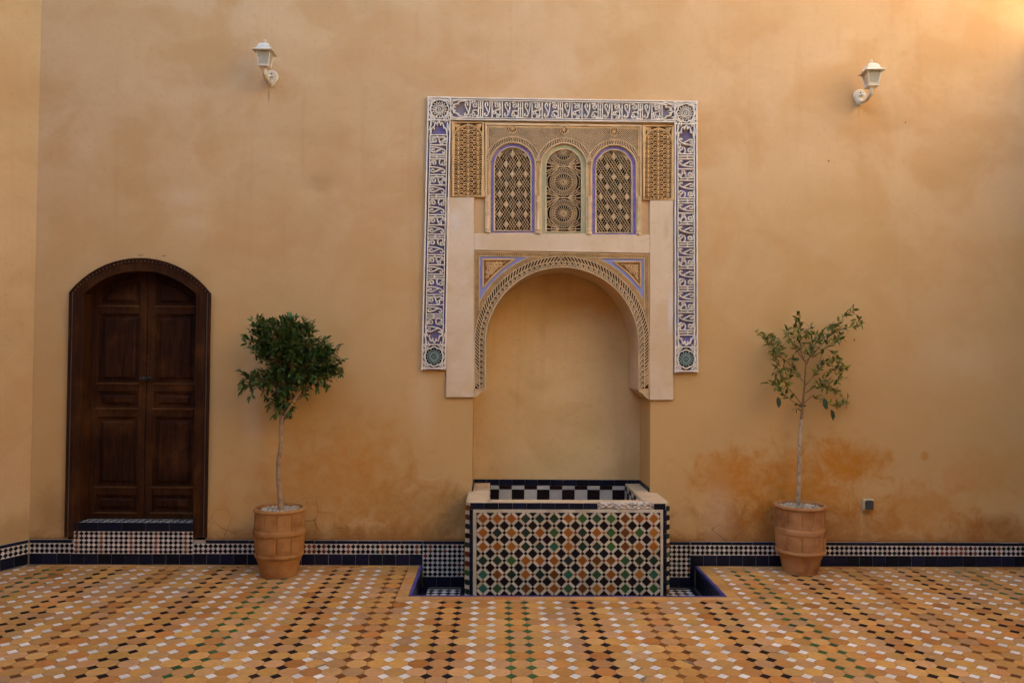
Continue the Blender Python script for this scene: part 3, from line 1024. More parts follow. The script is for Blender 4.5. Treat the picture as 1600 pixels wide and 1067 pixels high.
# door step: tall mosaic, row of blue tiles, patterned tread
z_s0, z_s1, z_s2 = Z_M1 - .002, sz(829, 210), sz(815, 210)
acc = Acc()
acc.rect(TH_X0, TH_X1, Z_M0, z_s2 - .004, FW, -.28, .019, 'grout_pale')
step = acc.build('door_step', back_wall)
acc = Acc()
mosaic(acc, FW, TH_X0, TH_X1, Z_M0, z_s1, 0.0386, 0.0245, lambda i, j: ('tile_red' if (i * 31) % 11 < 2 else 'tile_black'), w0=.010)
tag(acc.build('diamond_mosaic', step), kind='stuff')
for i in range(5):
    a1 = Acc()
    a1.rect(TH_X0 + (TH_X1 - TH_X0) * i / 5 + .0018, TH_X0 + (TH_X1 - TH_X0) * (i + 1) / 5 - .0018, z_s1 + .001, z_s2 - .001, FW, .010, .0265, 'tile_navy', .0015, random.random())
    a1.build('blue_tile', step)
acc = Acc()
mosaic(acc, fr_floor(z_s2 - .004), TH_X0, TH_X1, -0.018, 0.10, 0.055, 0.004, lambda i, j: 'tile_black', light='tile_grey', w0=-.004)
tag(acc.build('tread_mosaic', step), kind='stuff')
# row of black tiles at the foot of the niche wall
zb0, zb1 = sz(758, 880, ND), sz(749, 880, ND)
row = empty('niche_tile_row', (0, 0, 0), back_wall)
def fr_nb(u, v, w):
    return (u, ND - w, v)
n = 13
for i in range(n):
    a1 = Acc()
    a1.rect(NX0 + (NX1 - NX0) * i / n + .001, NX0 + (NX1 - NX0) * (i + 1) / n - .001, zb0, zb1, fr_nb, -.002, .011, 'tile_navy', .0015, random.random())
    a1.build('dark_tile', row)
for sgn, xx in ((1, NX0), (-1, NX1)):
    for i in range(4):
        a1 = Acc()
        a1.rect(0.02 + .1 * i + .001, .02 + .1 * (i + 1) - .001, zb0, zb1, (lambda u, v, w: (xx + sgn * w, u, v)), -.002, .009, 'tile_navy', .0015, random.random())
        a1.build('dark_tile', row)

# ------------------------------------------------------------------ carved stucco surround of the niche
def dens(pts, step=1.0):
    out = [pts[0]]
    for a, b_ in zip(pts, pts[1:]):
        d = math.hypot(b_[0] - a[0], b_[1] - a[1])
        k = max(1, int(d / step))
        for i in range(1, k + 1):
            out.append((a[0] + (b_[0] - a[0]) * i / k, a[1] + (b_[1] - a[1]) * i / k))
    return out
def clip_line(pts, pred, step=0.8):
    runs, cur = [], []
    for p in dens(pts, step):
        if pred(p):
            cur.append(p)
        else:
            if len(cur) > 1:
                runs.append(cur)
            cur = []
    if len(cur) > 1:
        runs.append(cur)
    out = []
    for r_ in runs:                          # thin out straight runs again
        keep = [r_[0]]
        for i in range(1, len(r_) - 1):
            a, b_, c = keep[-1], r_[i], r_[i + 1]
            cr = (b_[0] - a[0]) * (c[1] - b_[1]) - (b_[1] - a[1]) * (c[0] - b_[0])
            if abs(cr) > 0.04:
                keep.append(b_)
        keep.append(r_[-1])
        out.append(keep)
    return out
def rib(acc, pts, wpx, w0, w1, mat, closed=False, pred=None, taper=0.68):
    w1 = w1 + random.uniform(0, .0009)       # no two straps level with each other
    if pred is not None:
        for q in clip_line(pts + ([pts[0]] if closed else []), pred):
            acc.ribbon(W2(q), wpx / PXM, FW, w0, w1, mat, False, taper)
        return
    acc.ribbon(W2(pts), wpx / PXM, FW, w0, w1, mat, closed, taper)
def circ(cx, cy, r, n=12, a0=0.0, a1=2 * pi, sy=1.0):
    full = abs(a1 - a0 - 2 * pi) < 1e-6
    k = n if full else n + 1
    return [(cx + r * cos(a0 + (a1 - a0) * i / n), cy - sy * r * sin(a0 + (a1 - a0) * i / n)) for i in range(k)]
def spiral(cx, cy, r0, r1, a0, turns, n=14):
    return [(cx + (r0 + (r1 - r0) * i / n) * cos(a0 + 2 * pi * turns * i / n), cy - (r0 + (r1 - r0) * i / n) * sin(a0 + 2 * pi * turns * i / n)) for i in range(n + 1)]
def slab(name, parent, poly_px, w0, w1, mat, bev=0.0, holes=()):
    a1 = Acc()
    a1.prism(W2(poly_px), FW, w0, w1, mat, bev, holes=[W2(h) for h in holes])
    return a1.build(name, parent)
def rpx(x0, x1, y0, y1):
    return [(x0, y1), (x1, y1), (x1, y0), (x0, y0)]

sur = empty('niche_surround', (0, 0, 0))
tag(sur, 'carved stucco surround of the niche with inscription band, lattice windows and horseshoe arch', 'stucco surround')

# --- inscription frame: three bands, written sides turned
frame = empty('inscription_frame', (0, 0, 0), sur)
frame['label'] = 'white carved inscription on a violet ground framing the windows and arch'
TOPB = ((668, 153.0), (1088, 160.5), 36.5)          # top edge left / right, height
def top_pt(s, t_):                                   # s along 0..1, t_ down 0..1
    x = 668 + (1088 - 668) * s
    y = 153.0 + 7.0 * s + t_ * (36.5 - 2.5 * s)
    return (x, y)
def left_pt(s, t_):                                  # s from top to bottom
    x = 668.5 - 10.0 * s + t_ * (37.0 + 1.5 * s)
    return (x, 153 + (578 - 153) * s)
def right_pt(s, t_):
    x = 1052.5 + 0.6 * s + t_ * (36.0 + 0.6 * s)
    return (x, 160 + (582 - 160) * s)
W_BG, W_LET, W_RIM = 0.008, 0.030, 0.034
def band_poly(fn, s0, s1, n=6):
    return [fn(s0 + (s1 - s0) * i / n, 0) for i in range(n + 1)] + [fn(s1 + (s0 - s1) * i / n, 1) for i in range(n + 1)]
for fn, s0, s1 in ((top_pt, 0.09, 0.915), (left_pt, 0, 1), (right_pt, 0, 1)):
    a1 = Acc()
    a1.prism(W2(band_poly(fn, s0, s1)), FW, -0.004, W_BG, 'paint_grey' if fn is top_pt else 'paint_violet', side_mat='stucco_tan')
    a1.build('band_ground', frame)
rim = Acc()
def fn_rib(fn, pts, wpx, mat='stucco_white', w1=W_RIM):
    rib(rim, [fn(*p) for p in pts], wpx, W_BG - .003, w1, mat)
def lin(s0, s1, t0, t1, n=8):
    return [(s0 + (s1 - s0) * i / n, t0 + (t1 - t0) * i / n) for i in range(n + 1)]
for t_, w_ in ((0.035, 2.6), (0.125, 1.6), (0.965, 2.4), (0.885, 1.4)):
    fn_rib(top_pt, lin(0.085 if t_ > .5 else 0.0, 0.915 if t_ > .5 else 1.0, t_, t_), w_)
for fn in (left_pt, right_pt):
    for t_, w_ in ((0.035, 2.6), (0.15, 1.6), (0.965, 2.6), (0.85, 1.6)):
        fn_rib(fn, lin(0.0 if (t_ < .5) == (fn is left_pt) else 0.085, 1.0, t_, t_), w_)
    fn_rib(fn, [(0.994, 0), (0.994, 1)], 2.6)
rim.build('rim', frame)
# letters; unit coordinates: 460 wide, 360 tall
LAM = [[(45, 262), (20, 276), (18, 304), (48, 320), (85, 304), (110, 262), (130, 200), (145, 120), (150, 12)],
       [(78, 104), (98, 82), (94, 46), (64, 30), (38, 52), (34, 95), (55, 142), (85, 192), (108, 246)]]
UNIT_A = LAM + [
    [(195, 8), (195, 352)],
    [(232, 22), (262, 36), (285, 28)],
    spiral(300, 88, 10, 64, -0.6, 1.35, 16),
    circ(250, 240, 30, 9) + [(280, 240)],
    [(262, 204), (300, 190), (345, 186), (346, 160)],
    [(282, 262), (312, 268), (326, 286)],
    [(326, 300), (350, 292), (352, 322), (330, 346), (302, 330), (302, 296)],
    [(374, 14), (380, 150), (374, 236), (388, 288), (352, 322)],
    [(430, 8), (430, 356)],
    [(366, 150), (440, 150)]]
UNIT_B = LAM + [
    spiral(250, 90, 10, 64, -0.4, 1.35, 16),
    [(190, 36), (214, 22), (262, 18)],
    circ(222, 290, 34, 9) + [(256, 290)],
    circ(312, 328, 22, 8) + [(334, 328)],
    [(196, 236), (236, 204), (298, 200), (332, 226)],
    [(254, 300), (284, 312), (296, 326)],
    [(340, 10), (340, 300), (322, 346)],
    [(388, 10), (388, 346)],
    [(440, 10), (440, 352)],
    [(330, 150), (450, 150)], [(340, 346), (440, 346)]]
let = {top_pt: Acc(), left_pt: Acc(), right_pt: Acc()}
def write(fn, s0, s1, length_px, flip, t0=0.14, t1=0.87):
    """text along the band; flip=True runs it from s1 back to s0"""
    n = max(1, round(length_px / 32.5))
    for k in range(n):
        for strk in (UNIT_A if k % 2 else UNIT_B):
            pts = []
            for (x, y) in strk:
                q = (k + x / 462.0) / n
                s = s1 + (s0 - s1) * q if flip else s0 + (s1 - s0) * q
                tt = y / 360.0
                if fn is right_pt:
                    tt = 1 - tt              # tops of the letters point right
                pts.append(fn(s, t0 + (t1 - t0) * tt))
            rib(let[fn], pts, 2.4, W_BG - .003, W_LET + random.uniform(-.001, .001), 'stucco_white', taper=0.55)
write(top_pt, 0.135, 0.875, 311, False)
write(left_pt, 0.135, 0.865, 310, True)
write(right_pt, 0.135, 0.865, 308, False)
for fn in let:
    let[fn].build('lettering', frame)
# corner and end rosettes
def rosette_block(cx, cy, hw, hh, inner, name='rosette'):
    a1 = Acc()
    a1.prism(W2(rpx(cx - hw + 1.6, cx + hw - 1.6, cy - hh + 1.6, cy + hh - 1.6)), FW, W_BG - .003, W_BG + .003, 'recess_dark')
    k = hw / 18.0
    lob = []
    for i in range(48):
        a = 2 * pi * i / 48
        r_ = (13.2 + 1.3 * abs(cos(4 * a))) * k
        lob.append((cx + r_ * cos(a), cy - r_ * sin(a)))
    rib(a1, lob, 2.4, W_BG, W_RIM, 'stucco_white', True)
    st = [(cx + 11.5 * k * cos(pi / 8 + 2 * pi * i * 3 / 8), cy - 11.5 * k * sin(pi / 8 + 2 * pi * i * 3 / 8)) for i in range(8)]
    rib(a1, st, 1.05, W_BG, W_LET, inner, True)
    st = [(cx + 11.5 * k * cos(2 * pi * i * 3 / 8), cy - 11.5 * k * sin(2 * pi * i * 3 / 8)) for i in range(8)]
    rib(a1, st, .95, W_BG, W_LET - .002, inner, True)
    rib(a1, circ(cx, cy, 2.0 * k, 8), 1.6, W_BG, W_LET, inner, True)
    for qx in (-1, 1):
        for qy in (-1, 1):
            X, Y = cx + qx * hw * .88, cy + qy * hh * .88
            rib(a1, [(X, cy + qy * 6), (X - qx * 1.5, cy + qy * 11), (X - qx * 5, Y - qy * 4), (cx + qx * 6, Y)], 1.5, W_BG, W_RIM, 'stucco_white')
            rib(a1, [(X, Y), (X - qx * 5, Y - qy * 5)], 1.8, W_BG, W_RIM, 'stucco_white')
            rib(a1, [(X, Y - qy * 5), (X - qx * 4, Y - qy * 7)], 1.5, W_BG, W_RIM, 'stucco_white')
            rib(a1, [(X - qx * 5, Y), (X - qx * 7, Y - qy * 4)], 1.5, W_BG, W_RIM, 'stucco_white')
    rib(a1, rpx(cx - hw + 1, cx + hw - 1, cy - hh + 1, cy + hh - 1), 2.2, W_BG, W_RIM, 'stucco_white', True)
    return a1.build(name, frame)
rosette_block(687.0, 172.0, 18.4, 18.6, 'stucco_white')
rosette_block(1070.3, 178.5, 18.0, 18.2, 'stucco_white')
rosette_block(678.3, 557.0, 18.9, 19.6, 'paint_teal')
rosette_block(1071.2, 561.0, 18.0, 19.8, 'paint_teal')
# lobed ends of the written fields
def lobed_end(fn, s_at, s_dir, name='lobed_end'):
    a1 = Acc()
    pts = []
    for i in range(41):
        q = i / 40
        t_ = 0.13 + 0.74 * q
        env = sin(pi * q) ** 0.6
        lob = 0.018 + 0.055 * env + 0.012 * abs(sin(5 * pi * q))
        pts.append(fn(s_at + s_dir * lob, t_))
    rib(a1, pts, 2.2, W_BG - .002, W_RIM, 'stucco_white')
    for q in (0.2, 0.8):
        p = fn(s_at + s_dir * 0.012, q)
        rib(a1, circ(p[0], p[1], 2.4, 8), 1.5, W_BG - .002, W_RIM, 'stucco_white', True)
    for q in (0.08, 0.24, 0.76, 0.92):       # leaves between the lobes and the rosette
        p0, p1 = fn(s_at + s_dir * (0.05 + .03 * (abs(q - .5) < .3)), q), fn(s_at + s_dir * 0.098, q + (0.5 - q) * .3)
        rib(a1, [p0, ((p0[0] + p1[0]) / 2 + 1, (p0[1] + p1[1]) / 2 + 1), p1], 1.8, W_BG - .002, W_RIM, 'stucco_white')
    return a1.build(name, frame)
lobed_end(top_pt, 0.175, -1)
lobed_end(top_pt, 0.825, 1)
for fn in (left_pt, right_pt):
    lobed_end(fn, 0.175, -1)
    lobed_end(fn, 0.815, 1)

# --- plain plaster fields
P_L, P_R = 698.6, 1052.2
slab('plaster_field', sur, rpx(697.5, 740.6, 309.5, 620.5), -.004, .022, 'cream_plaster', .002)
slab('plaster_field', sur, rpx(1014.6, 1051.0, 314.5, 624.5), -.004, .022, 'cream_plaster', .002)
slab('plaster_field', sur, [(740.9, 391.5), (1014.3, 396.5), (1014.3, 367.5), (740.9, 365.5)], -.004, .0215, 'cream_plaster', .002)
# --- brown carved panels
def carved_panel(x0, x1, y0, y1):
    a1 = Acc()
    a1.prism(W2(rpx(x0, x1, y0, y1)), FW, -.004, .010, 'recess_brown', side_mat='stucco_gold')
    o = a1.build('carved_panel', sur)
    a1 = Acc()
    rib(a1, rpx(x0 + 1.5, x1 - 1.5, y0 + 1.5, y1 - 1.5), 3.2, .008, .026, 'stucco_gold', True)
    cx = (x0 + x1) / 2
    inx = lambda p: x0 + 3 < p[0] < x1 - 3 and y0 + 3 < p[1] < y1 - 3
    hw = (x1 - x0) / 2 - 3
    def in_arch(p):
        if not inx(p):
            return False
        return p[1] > y0 + 24 or ((p[0] - cx) / hw) ** 2 + ((p[1] - y0 - 24) / 17.5) ** 2 < 1
    rib(a1, [(cx + hw * cos(pi - pi * i / 24), y0 + 24 - 18.5 * sin(pi - pi * i / 24)) for i in range(25)], 2.2, .008, .024, 'stucco_gold')
    for q in (-1, 1):
        X = cx + q * hw
        for k in range(4):
            a = pi / 2 * (k + .5) / 4
            rib(a1, [(X - q * 1, y0 + 4), (X - q * (3 + 7 * cos(a)), y0 + 4 + 7 * sin(a))], 1.6, .008, .023, 'stucco_gold', pred=inx)
    rib(a1, circ(cx, y0 + 4.6, 1.7, 8), 1.3, .008, .024, 'stucco_gold', True)
    for i in range(-2, 3):
        ax = cx + i * 15.2
        for j in range(-1, 18):
            yy = y0 + 8 + j * 7.5 + (3.75 if i % 2 else 0)
            for q in (-1, 1):
                c = [(0, 1.5), (1.6, -2.2), (4.3, -3.6), (6.9, -2.4), (7.1, -.1), (5.3, .5), (4.6, -.9)]
                rib(a1, [(ax + q * u_, yy + v_) for u_, v_ in c], 1.5, .008, .0225, 'stucco_gold', pred=in_arch)
                rib(a1, [(ax + q * .4, yy + 3.2), (ax + q * 2.8, yy + 1.2), (ax + q * 3.4, yy - .8)], 1.0, .008, .020, 'stucco_gold', pred=in_arch)
            rib(a1, [(ax, yy - 3.4), (ax, yy + .6)], 1.7, .008, .0225, 'stucco_gold', pred=in_arch)
    a1.build('carving', o)
carved_panel(706.8, 756.5, 191.5, 309.2)
carved_panel(1004.0, 1051.8, 197.0, 314.2)

# --- window board
def rope_arc(acc, cx, cy, r0, r1, a0, a1_, n, mat, w0, w1):
    for i in range(n):
        a = a0 + (a1_ - a0) * (i + .5) / n
        s = 0.055 * (1 if a < pi / 2 else -1)
        rib(acc, [(cx + r0 * cos(a), cy - r0 * sin(a)), (cx + (r0 + r1) / 2 * cos(a + s * .3), cy - (r0 + r1) / 2 * sin(a + s * .3)), (cx + r1 * cos(a + s), cy - r1 * sin(a + s))], (r0 * (a1_ - a0) / n) * .55, w0, w1, mat)
board_holes = [arch_win(cx, bw, btp, bt + 4.5) for (cx, hw, tp, bt, bw, btp) in WINS]
a1 = Acc()
a1.prism(W2([(758, 366.0), (1002, 368.3), (1002, 196.5), (758, 192.5)]), FW, -.004, .016, 'stucco_tan', holes=[W2(h)[::-1] for h in board_holes])
board = a1.build('window_board', sur)
a1 = Acc()
rib(a1, [(759.5, 364), (759.5, 195.5), (1000.5, 199.0), (1000.5, 366)], 3.0, .014, .027, 'stucco_tan')
rib(a1, [(764, 300), (764, 199.2), (996.5, 202.6), (996.5, 302)], 1.5, .014, .023, 'stucco_gold')
a1.build('moulding', board)
# dark lattice ground above the arches, net of straps over it
def above(p):
    if not (765 < p[0] < 996 and 199.8 + (p[0] - 764) * .0146 < p[1] < 262):
        return False
    for (cx, hw, tp, bt, bw, btp) in WINS:
        if math.hypot(p[0] - cx, p[1] - (btp + bw)) < bw + 10.0:
            return False
        if math.hypot(p[0] - cx, p[1] - (btp - 22)) < 7.6:
            return False
    return True
net = Acc()
for i in range(-30, 110):
    x = 735 + i * 3.1
    rib(net, [(x, 199), (x + 62, 261)], .78, .0165, .023, 'stucco_tan', pred=above)
    rib(net, [(x, 199), (x - 62, 261)], .78, .0165, .0232, 'stucco_tan', pred=above)
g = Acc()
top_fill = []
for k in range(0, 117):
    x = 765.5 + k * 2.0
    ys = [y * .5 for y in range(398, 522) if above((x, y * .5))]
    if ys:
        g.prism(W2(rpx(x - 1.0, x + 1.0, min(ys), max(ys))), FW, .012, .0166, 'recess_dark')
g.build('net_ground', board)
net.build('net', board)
for wi, (cx, hw, tp, bt, bw, btp) in enumerate(WINS):
    cc = btp + bw
    win = empty('window', (0, 0, 0), sur)
    win['label'] = ['left arched lattice window with a blue border', 'middle arched window with two rosettes and a greenish border', 'right arched lattice window with a blue border'][wi]
    # painted border, set back a little
    a1 = Acc()
    a1.prism(W2(arch_win(cx, bw - .2, btp + .2, bt + 4.4)), FW, -.02, .006, 'paint_green' if wi == 1 else 'paint_indigo', holes=[W2(arch_win(cx, hw, tp, bt))[::-1]], side_mat='stucco_tan')
    a1.build('border', win)
    a1 = Acc()
    rib(a1, arch_win(cx, hw + .9, tp - .9, bt + .9), 2.0, -.004, .012, 'stucco_tan', True)
    a1.build('window_frame', win)
    # hood of rope moulding
    a1 = Acc()
    rib(a1, circ(cx, cc, bw + 9.3, 30, 0.16, pi - 0.16), 1.7, .014, .028, 'stucco_tan')
    rib(a1, circ(cx, cc, bw + 1.6, 30, 0, pi), 2.2, .014, .026, 'stucco_tan')
    a1.prism(W2(circ(cx, cc, bw + 8.6, 30, 0.12, pi - .12) + circ(cx, cc, bw + 2.4, 30, 0.12, pi - .12)[::-1]), FW, .012, .0168, 'recess_brown')
    rope_arc(a1, cx, cc, bw + 2.6, bw + 8.4, 0.14, pi - 0.14, 40, 'stucco_tan', .014, .025)
    rib(a1, circ(cx, btp - 22 + (0.0), 6.3, 16), 1.6, .014, .030, 'stucco_tan', True)
    a1.prism(W2(circ(cx, btp - 22, 5.6, 16)), FW, .014, .0195, 'recess_brown')
    for k in range(4):
        a = pi / 4 * k + .2
        rib(a1, [(cx - 5 * cos(a), btp - 22 + 5 * sin(a)), (cx + 5 * cos(a), btp - 22 - 5 * sin(a))], 1.2, .016, .027, 'stucco_gold')
    a1.build('hood', win)
    # lattice
    lat = Acc()
    inside = lambda p: (abs(p[0] - cx) < hw + .3 and tp + hw <= p[1] < bt + .3) or (p[1] < tp + hw and math.hypot(p[0] - cx, p[1] - tp - hw) < hw + .3)
    L0, L1 = -.014, .004
    LM = 'stucco_tan'
    if wi != 1:
        e1, e2 = (10.15, 15.65), (10.15, -15.65)
        org = (cx, tp + 9.5)
        def pq(p_, q_):
            return (org[0] + p_ * e1[0] + q_ * e2[0], org[1] + p_ * e1[1] + q_ * e2[1])
        for k in range(-9, 10):
            for f in (.2, .4, .6, .8):
                rib(lat, [pq(k + f, -10), pq(k + f, 10)], .62, L0, L1, LM, pred=inside)
                rib(lat, [pq(-10, k + f), pq(10, k + f)], .62, L0, L1 - .0005, LM, pred=inside)
            for m_ in range(-9, 10):
                c = pq(k, m_)
                if not (abs(c[0] - cx) < hw + 8 and tp - 8 < c[1] < bt + 8):
                    continue
                for a in (0, pi / 2):        # pale star where four clusters meet
                    rib(lat, [(c[0] - 3.6 * cos(a), c[1] - 4.6 * sin(a)), (c[0] + 3.6 * cos(a), c[1] + 4.6 * sin(a))], 2.2, L0, L1 + .001, LM, pred=inside)
                for a in (.95, -.95):
                    rib(lat, [(c[0] - 4.4 * cos(a), c[1] - 4.4 * sin(a)), (c[0] + 4.4 * cos(a), c[1] + 4.4 * sin(a))], 1.2, L0, L1 + .0006, LM, pred=inside)
    else:
        for (ry, rr) in ((236.5, 23), (284.5, 23.5), (333.5, 23.5)):
            ctr = (cx - .4, ry)
            n_ = 20
            rib(lat, circ(ctr[0], ctr[1], 2.2, 10), 1.6, L0, L1 + .002, LM, True, pred=inside)
            for k in range(n_):
                a = 2 * pi * k / n_
                rib(lat, [(ctr[0] + 3.0 * cos(a), ctr[1] + 3.0 * sin(a)), (ctr[0] + 13.2 * cos(a), ctr[1] + 13.2 * sin(a))], .85, L0, L1, LM, pred=inside)
            for ph in (0, 1):
                zz = []
                for k in range(2 * n_ + 1):
                    a = 2 * pi * k / (2 * n_)
                    r_ = 13.0 if (k + ph) % 2 else 20.5
                    zz.append((ctr[0] + r_ * cos(a), ctr[1] + r_ * sin(a)))
                rib(lat, zz, .8, L0, L1, LM, pred=inside)
            rib(lat, circ(ctr[0], ctr[1], 21.2, 30), .9, L0, L1 + .001, LM, True, pred=inside)
            rib(lat, circ(ctr[0], ctr[1], 25.2, 30), .7, L0, L1, LM, True, pred=inside)
        for yy in (260.2, 309.0, 357.5):
            for q in (-1, 1):
                for k in range(-3, 4):
                    rib(lat, [(cx + q * 6, yy), (cx + q * 28, yy + k * 6.5)], .75, L0, L1, LM, pred=inside)
                rib(lat, circ(cx + q * 26, yy, 8, 12), .8, L0, L1, LM, True, pred=inside)
            rib(lat, [(cx - 26, yy), (cx + 26, yy)], 1.2, L0, L1, LM, pred=inside)
    lat.build('lattice', win)
# little engaged columns between the windows
for (x, y0, y1) in ((762.3, 312, 364.5), (840.5, 313, 366), (920.4, 314, 367), (997.0, 315, 367.5)):
    a1 = Acc()
    X, Zt = WP(x, y0)
    Zb = WP(x, y1)[1]
    r_ = 3.1 / PXM
    prof = [(r_ * 1.25, Zb + .0), (r_ * 1.3, Zb + .012), (r_ * .9, Zb + .02), (r_ * 1.2, Zb + .032), (r_ * .92, Zb + .04), (r_ * .95, Zt - .03), (r_ * 1.25, Zt - .02), (r_ * .95, Zt - .008), (r_ * 1.4, Zt + .02), (r_ * 1.4, Zt + .03)]
    a1.lathe(prof, X, -.0165, 'stucco_tan', 12)
    ys = y0 - 6
    while ys > y0 - 62:
        rib(a1, [(x - 2.4, ys), (x, ys - 2.2), (x + 2.4, ys)], 1.3, .014, .0235, 'stucco_gold')
        ys -= 3.6
    a1.build('colonnette', board, smooth=True)

# --- arch block: soffit, feet and carved rings
FOOT_L, FOOT_R = (741.0, 621.0), (1014.0, 624.5)
arch_poly = [(738.6, 403.0), (738.6, 620.0), (745, 618.5), (751, 612.5), (757, 610.5)] + arch_px(AR, ASP + 1.0) + [(999, 612), (1004, 614), (1010, 621), (1015.4, 623.0), (1015.4, 403.0)]
a1 = Acc()
a1.prism(W2(arch_poly), FW, -ND + .002, -.0005, 'arch_plaster')
arch_face = [(741.2, 391.7), (741.2, 620.8), (745.5, 619.0), (751.5, 613), (757.2, 611)] + arch_px(AR + .4, ASP + 1.4) + [(998.7, 612.6), (1003.7, 614.6), (1009.7, 621.6), (1014.2, 624.0), (1014.2, 396.8)]
a1.prism(W2(arch_face), FW, -.0006, .006, 'stucco_tan')
ablock = a1.build('arch', sur)
ablock['label'] = 'horseshoe arch with carved rings and plain soffit over the niche'
def on_arch(r, n=44, y_end=ASP):
    return arch_px(r, y_end, n)
def arch_len(r):
    return pi * r + 2 * (ASP - AC[1])
def arch_at(d, r):
    """point at path length d along the arch of radius r (from the left foot)"""
    st = ASP - AC[1]
    if d < st:
        return (AC[0] - r, ASP - d)
    if d < st + pi * r:
        a = pi - (d - st) / r
        return (AC[0] + r * cos(a), AC[1] - r * sin(a))
    return (AC[0] + r, AC[1] + (d - st - pi * r))
inside_zone = lambda p: 741.8 < p[0] < 1013.6 and p[1] > 392.5 + (p[0] - 741) * .0185 + 0.6
rings = Acc()
rb = lambda r0, r1: [p for p in on_arch(r1)] + [p for p in on_arch(r0)][::-1]
rings.prism(W2(rb(AR + 2.2, AR + 18.6)), FW, .004, .0075, 'recess_brown')
for r_, w_, h_ in ((AR + 1.1, 2.2, .020), (AR + 9.6, 1.7, .021), (AR + 17.6, 1.6, .021)):
    rib(rings, on_arch(r_), w_, .004, h_, 'stucco_tan')
NV = 62                                      # vine ring: zigzag and leaves
for k in range(NV):
    f0, f1, f2 = k / NV, (k + .5) / NV, (k + 1) / NV
    ra, rc = AR + 2.6, AR + 8.6
    pa, pb, pc = arch_at(f0 * arch_len(ra), ra), arch_at(f1 * arch_len(rc), rc), arch_at(f2 * arch_len(ra), ra)
    rib(rings, [pa, pb, pc], 1.35, .006, .0195, 'stucco_tan')
    for (fa, r_a, fb, r_b) in ((f1 - .0035, AR + 2.4, f1, AR + 5.6), (f1 + .0035, AR + 2.4, f1, AR + 5.6), (f0 + .001, AR + 8.8, f0 + .003, AR + 5.6)):
        if 0 <= fa <= 1:
            rib(rings, [arch_at(fa * arch_len(r_a), r_a), arch_at(fb * arch_len(r_b), r_b)], 1.2, .006, .0185, 'stucco_tan')
NR = 104                                     # rope ring
for k in range(NR):
    f0 = (k + .2) / NR
    f1 = f0 + (.010 if k < NR / 2 else -.010)
    if 0 <= f1 <= 1:
        ra, rc = AR + 10.4, AR + 16.8
        rib(rings, [arch_at(f0 * arch_len(ra), ra), arch_at(f1 * arch_len(rc), rc)], 1.5, .006, .019, 'stucco_tan')
rings.build('carved_ring', ablock)
# outer net ring and the border round the spandrels
netr = Acc()
y_top = lambda x: 392.5 + (x - 741) * .0185
for (poly) in ([(741.6, 392.4), (748.6, 392.4), (748.6, 600), (741.6, 600)], [(1006.8, 397.6), (1013.8, 397.6), (1013.8, 600), (1006.8, 600)]):
    netr.prism(W2(poly), FW, .0055, .0072, 'recess_brown')
netr.prism(W2([(741.6, 392.6), (1013.8, 397.4), (1013.8, 404.2), (741.6, 399.4)]), FW, .0055, .0074, 'recess_brown')
ring_out = [p for p in on_arch(AR + 25.0) if p[1] < 540] + [p for p in on_arch(AR + 18.4)[::-1] if p[1] < 540]
def in_ring(p):
    r_ = math.hypot(p[0] - AC[0], p[1] - AC[1])
    return p[1] < AC[1] and AR + 18.2 < r_ < AR + 25.2 and inside_zone(p)
def in_border(p):
    if not inside_zone(p) or p[1] > 600:
        return False
    return (p[0] < 748.4 or p[0] > 1007.0 or p[1] < y_top(p[0]) + 6.6) and math.hypot(p[0] - AC[0], p[1] - AC[1]) > AR + 18.2
rpoly = [p for p in arch_px(AR + 25.0, 538, 60) if inside_zone(p)]
ipoly = [p for p in arch_px(AR + 18.4, 538, 60) if inside_zone(p)]
netr.prism(W2(rpoly + ipoly[::-1]), FW, .0055, .0078, 'recess_brown')
for i in range(-70, 200):
    x = 741 + i * 3.4
    rib(netr, [(x, 392), (x + 208, 600)], .95, .0065, .0165, 'stucco_gold', pred=lambda p: in_border(p) or in_ring(p))
    rib(netr, [(x, 392), (x - 208, 600)], .95, .0065, .0168, 'stucco_gold', pred=lambda p: in_border(p) or in_ring(p))
rib(netr, [(748.8, 560), (748.8, 400.2), (1006.6, 404.4), (1006.6, 562)], 1.4, .006, .018, 'stucco_tan', pred=lambda p: math.hypot(p[0] - AC[0], p[1] - AC[1]) > AR + 20)
rib(netr, [p for p in arch_px(AR + 25.4, 538, 60)], 1.2, .006, .018, 'stucco_tan', pred=lambda p: inside_zone(p) and 749 < p[0] < 1006.4 and p[1] > y_top(p[0]) + 6)
rib(netr, [(741.9, 612), (741.9, 393.2), (1013.4, 398.2), (1013.4, 615)], 1.5, .004, .017, 'stucco_gold')
netr.build('net_border', ablock)
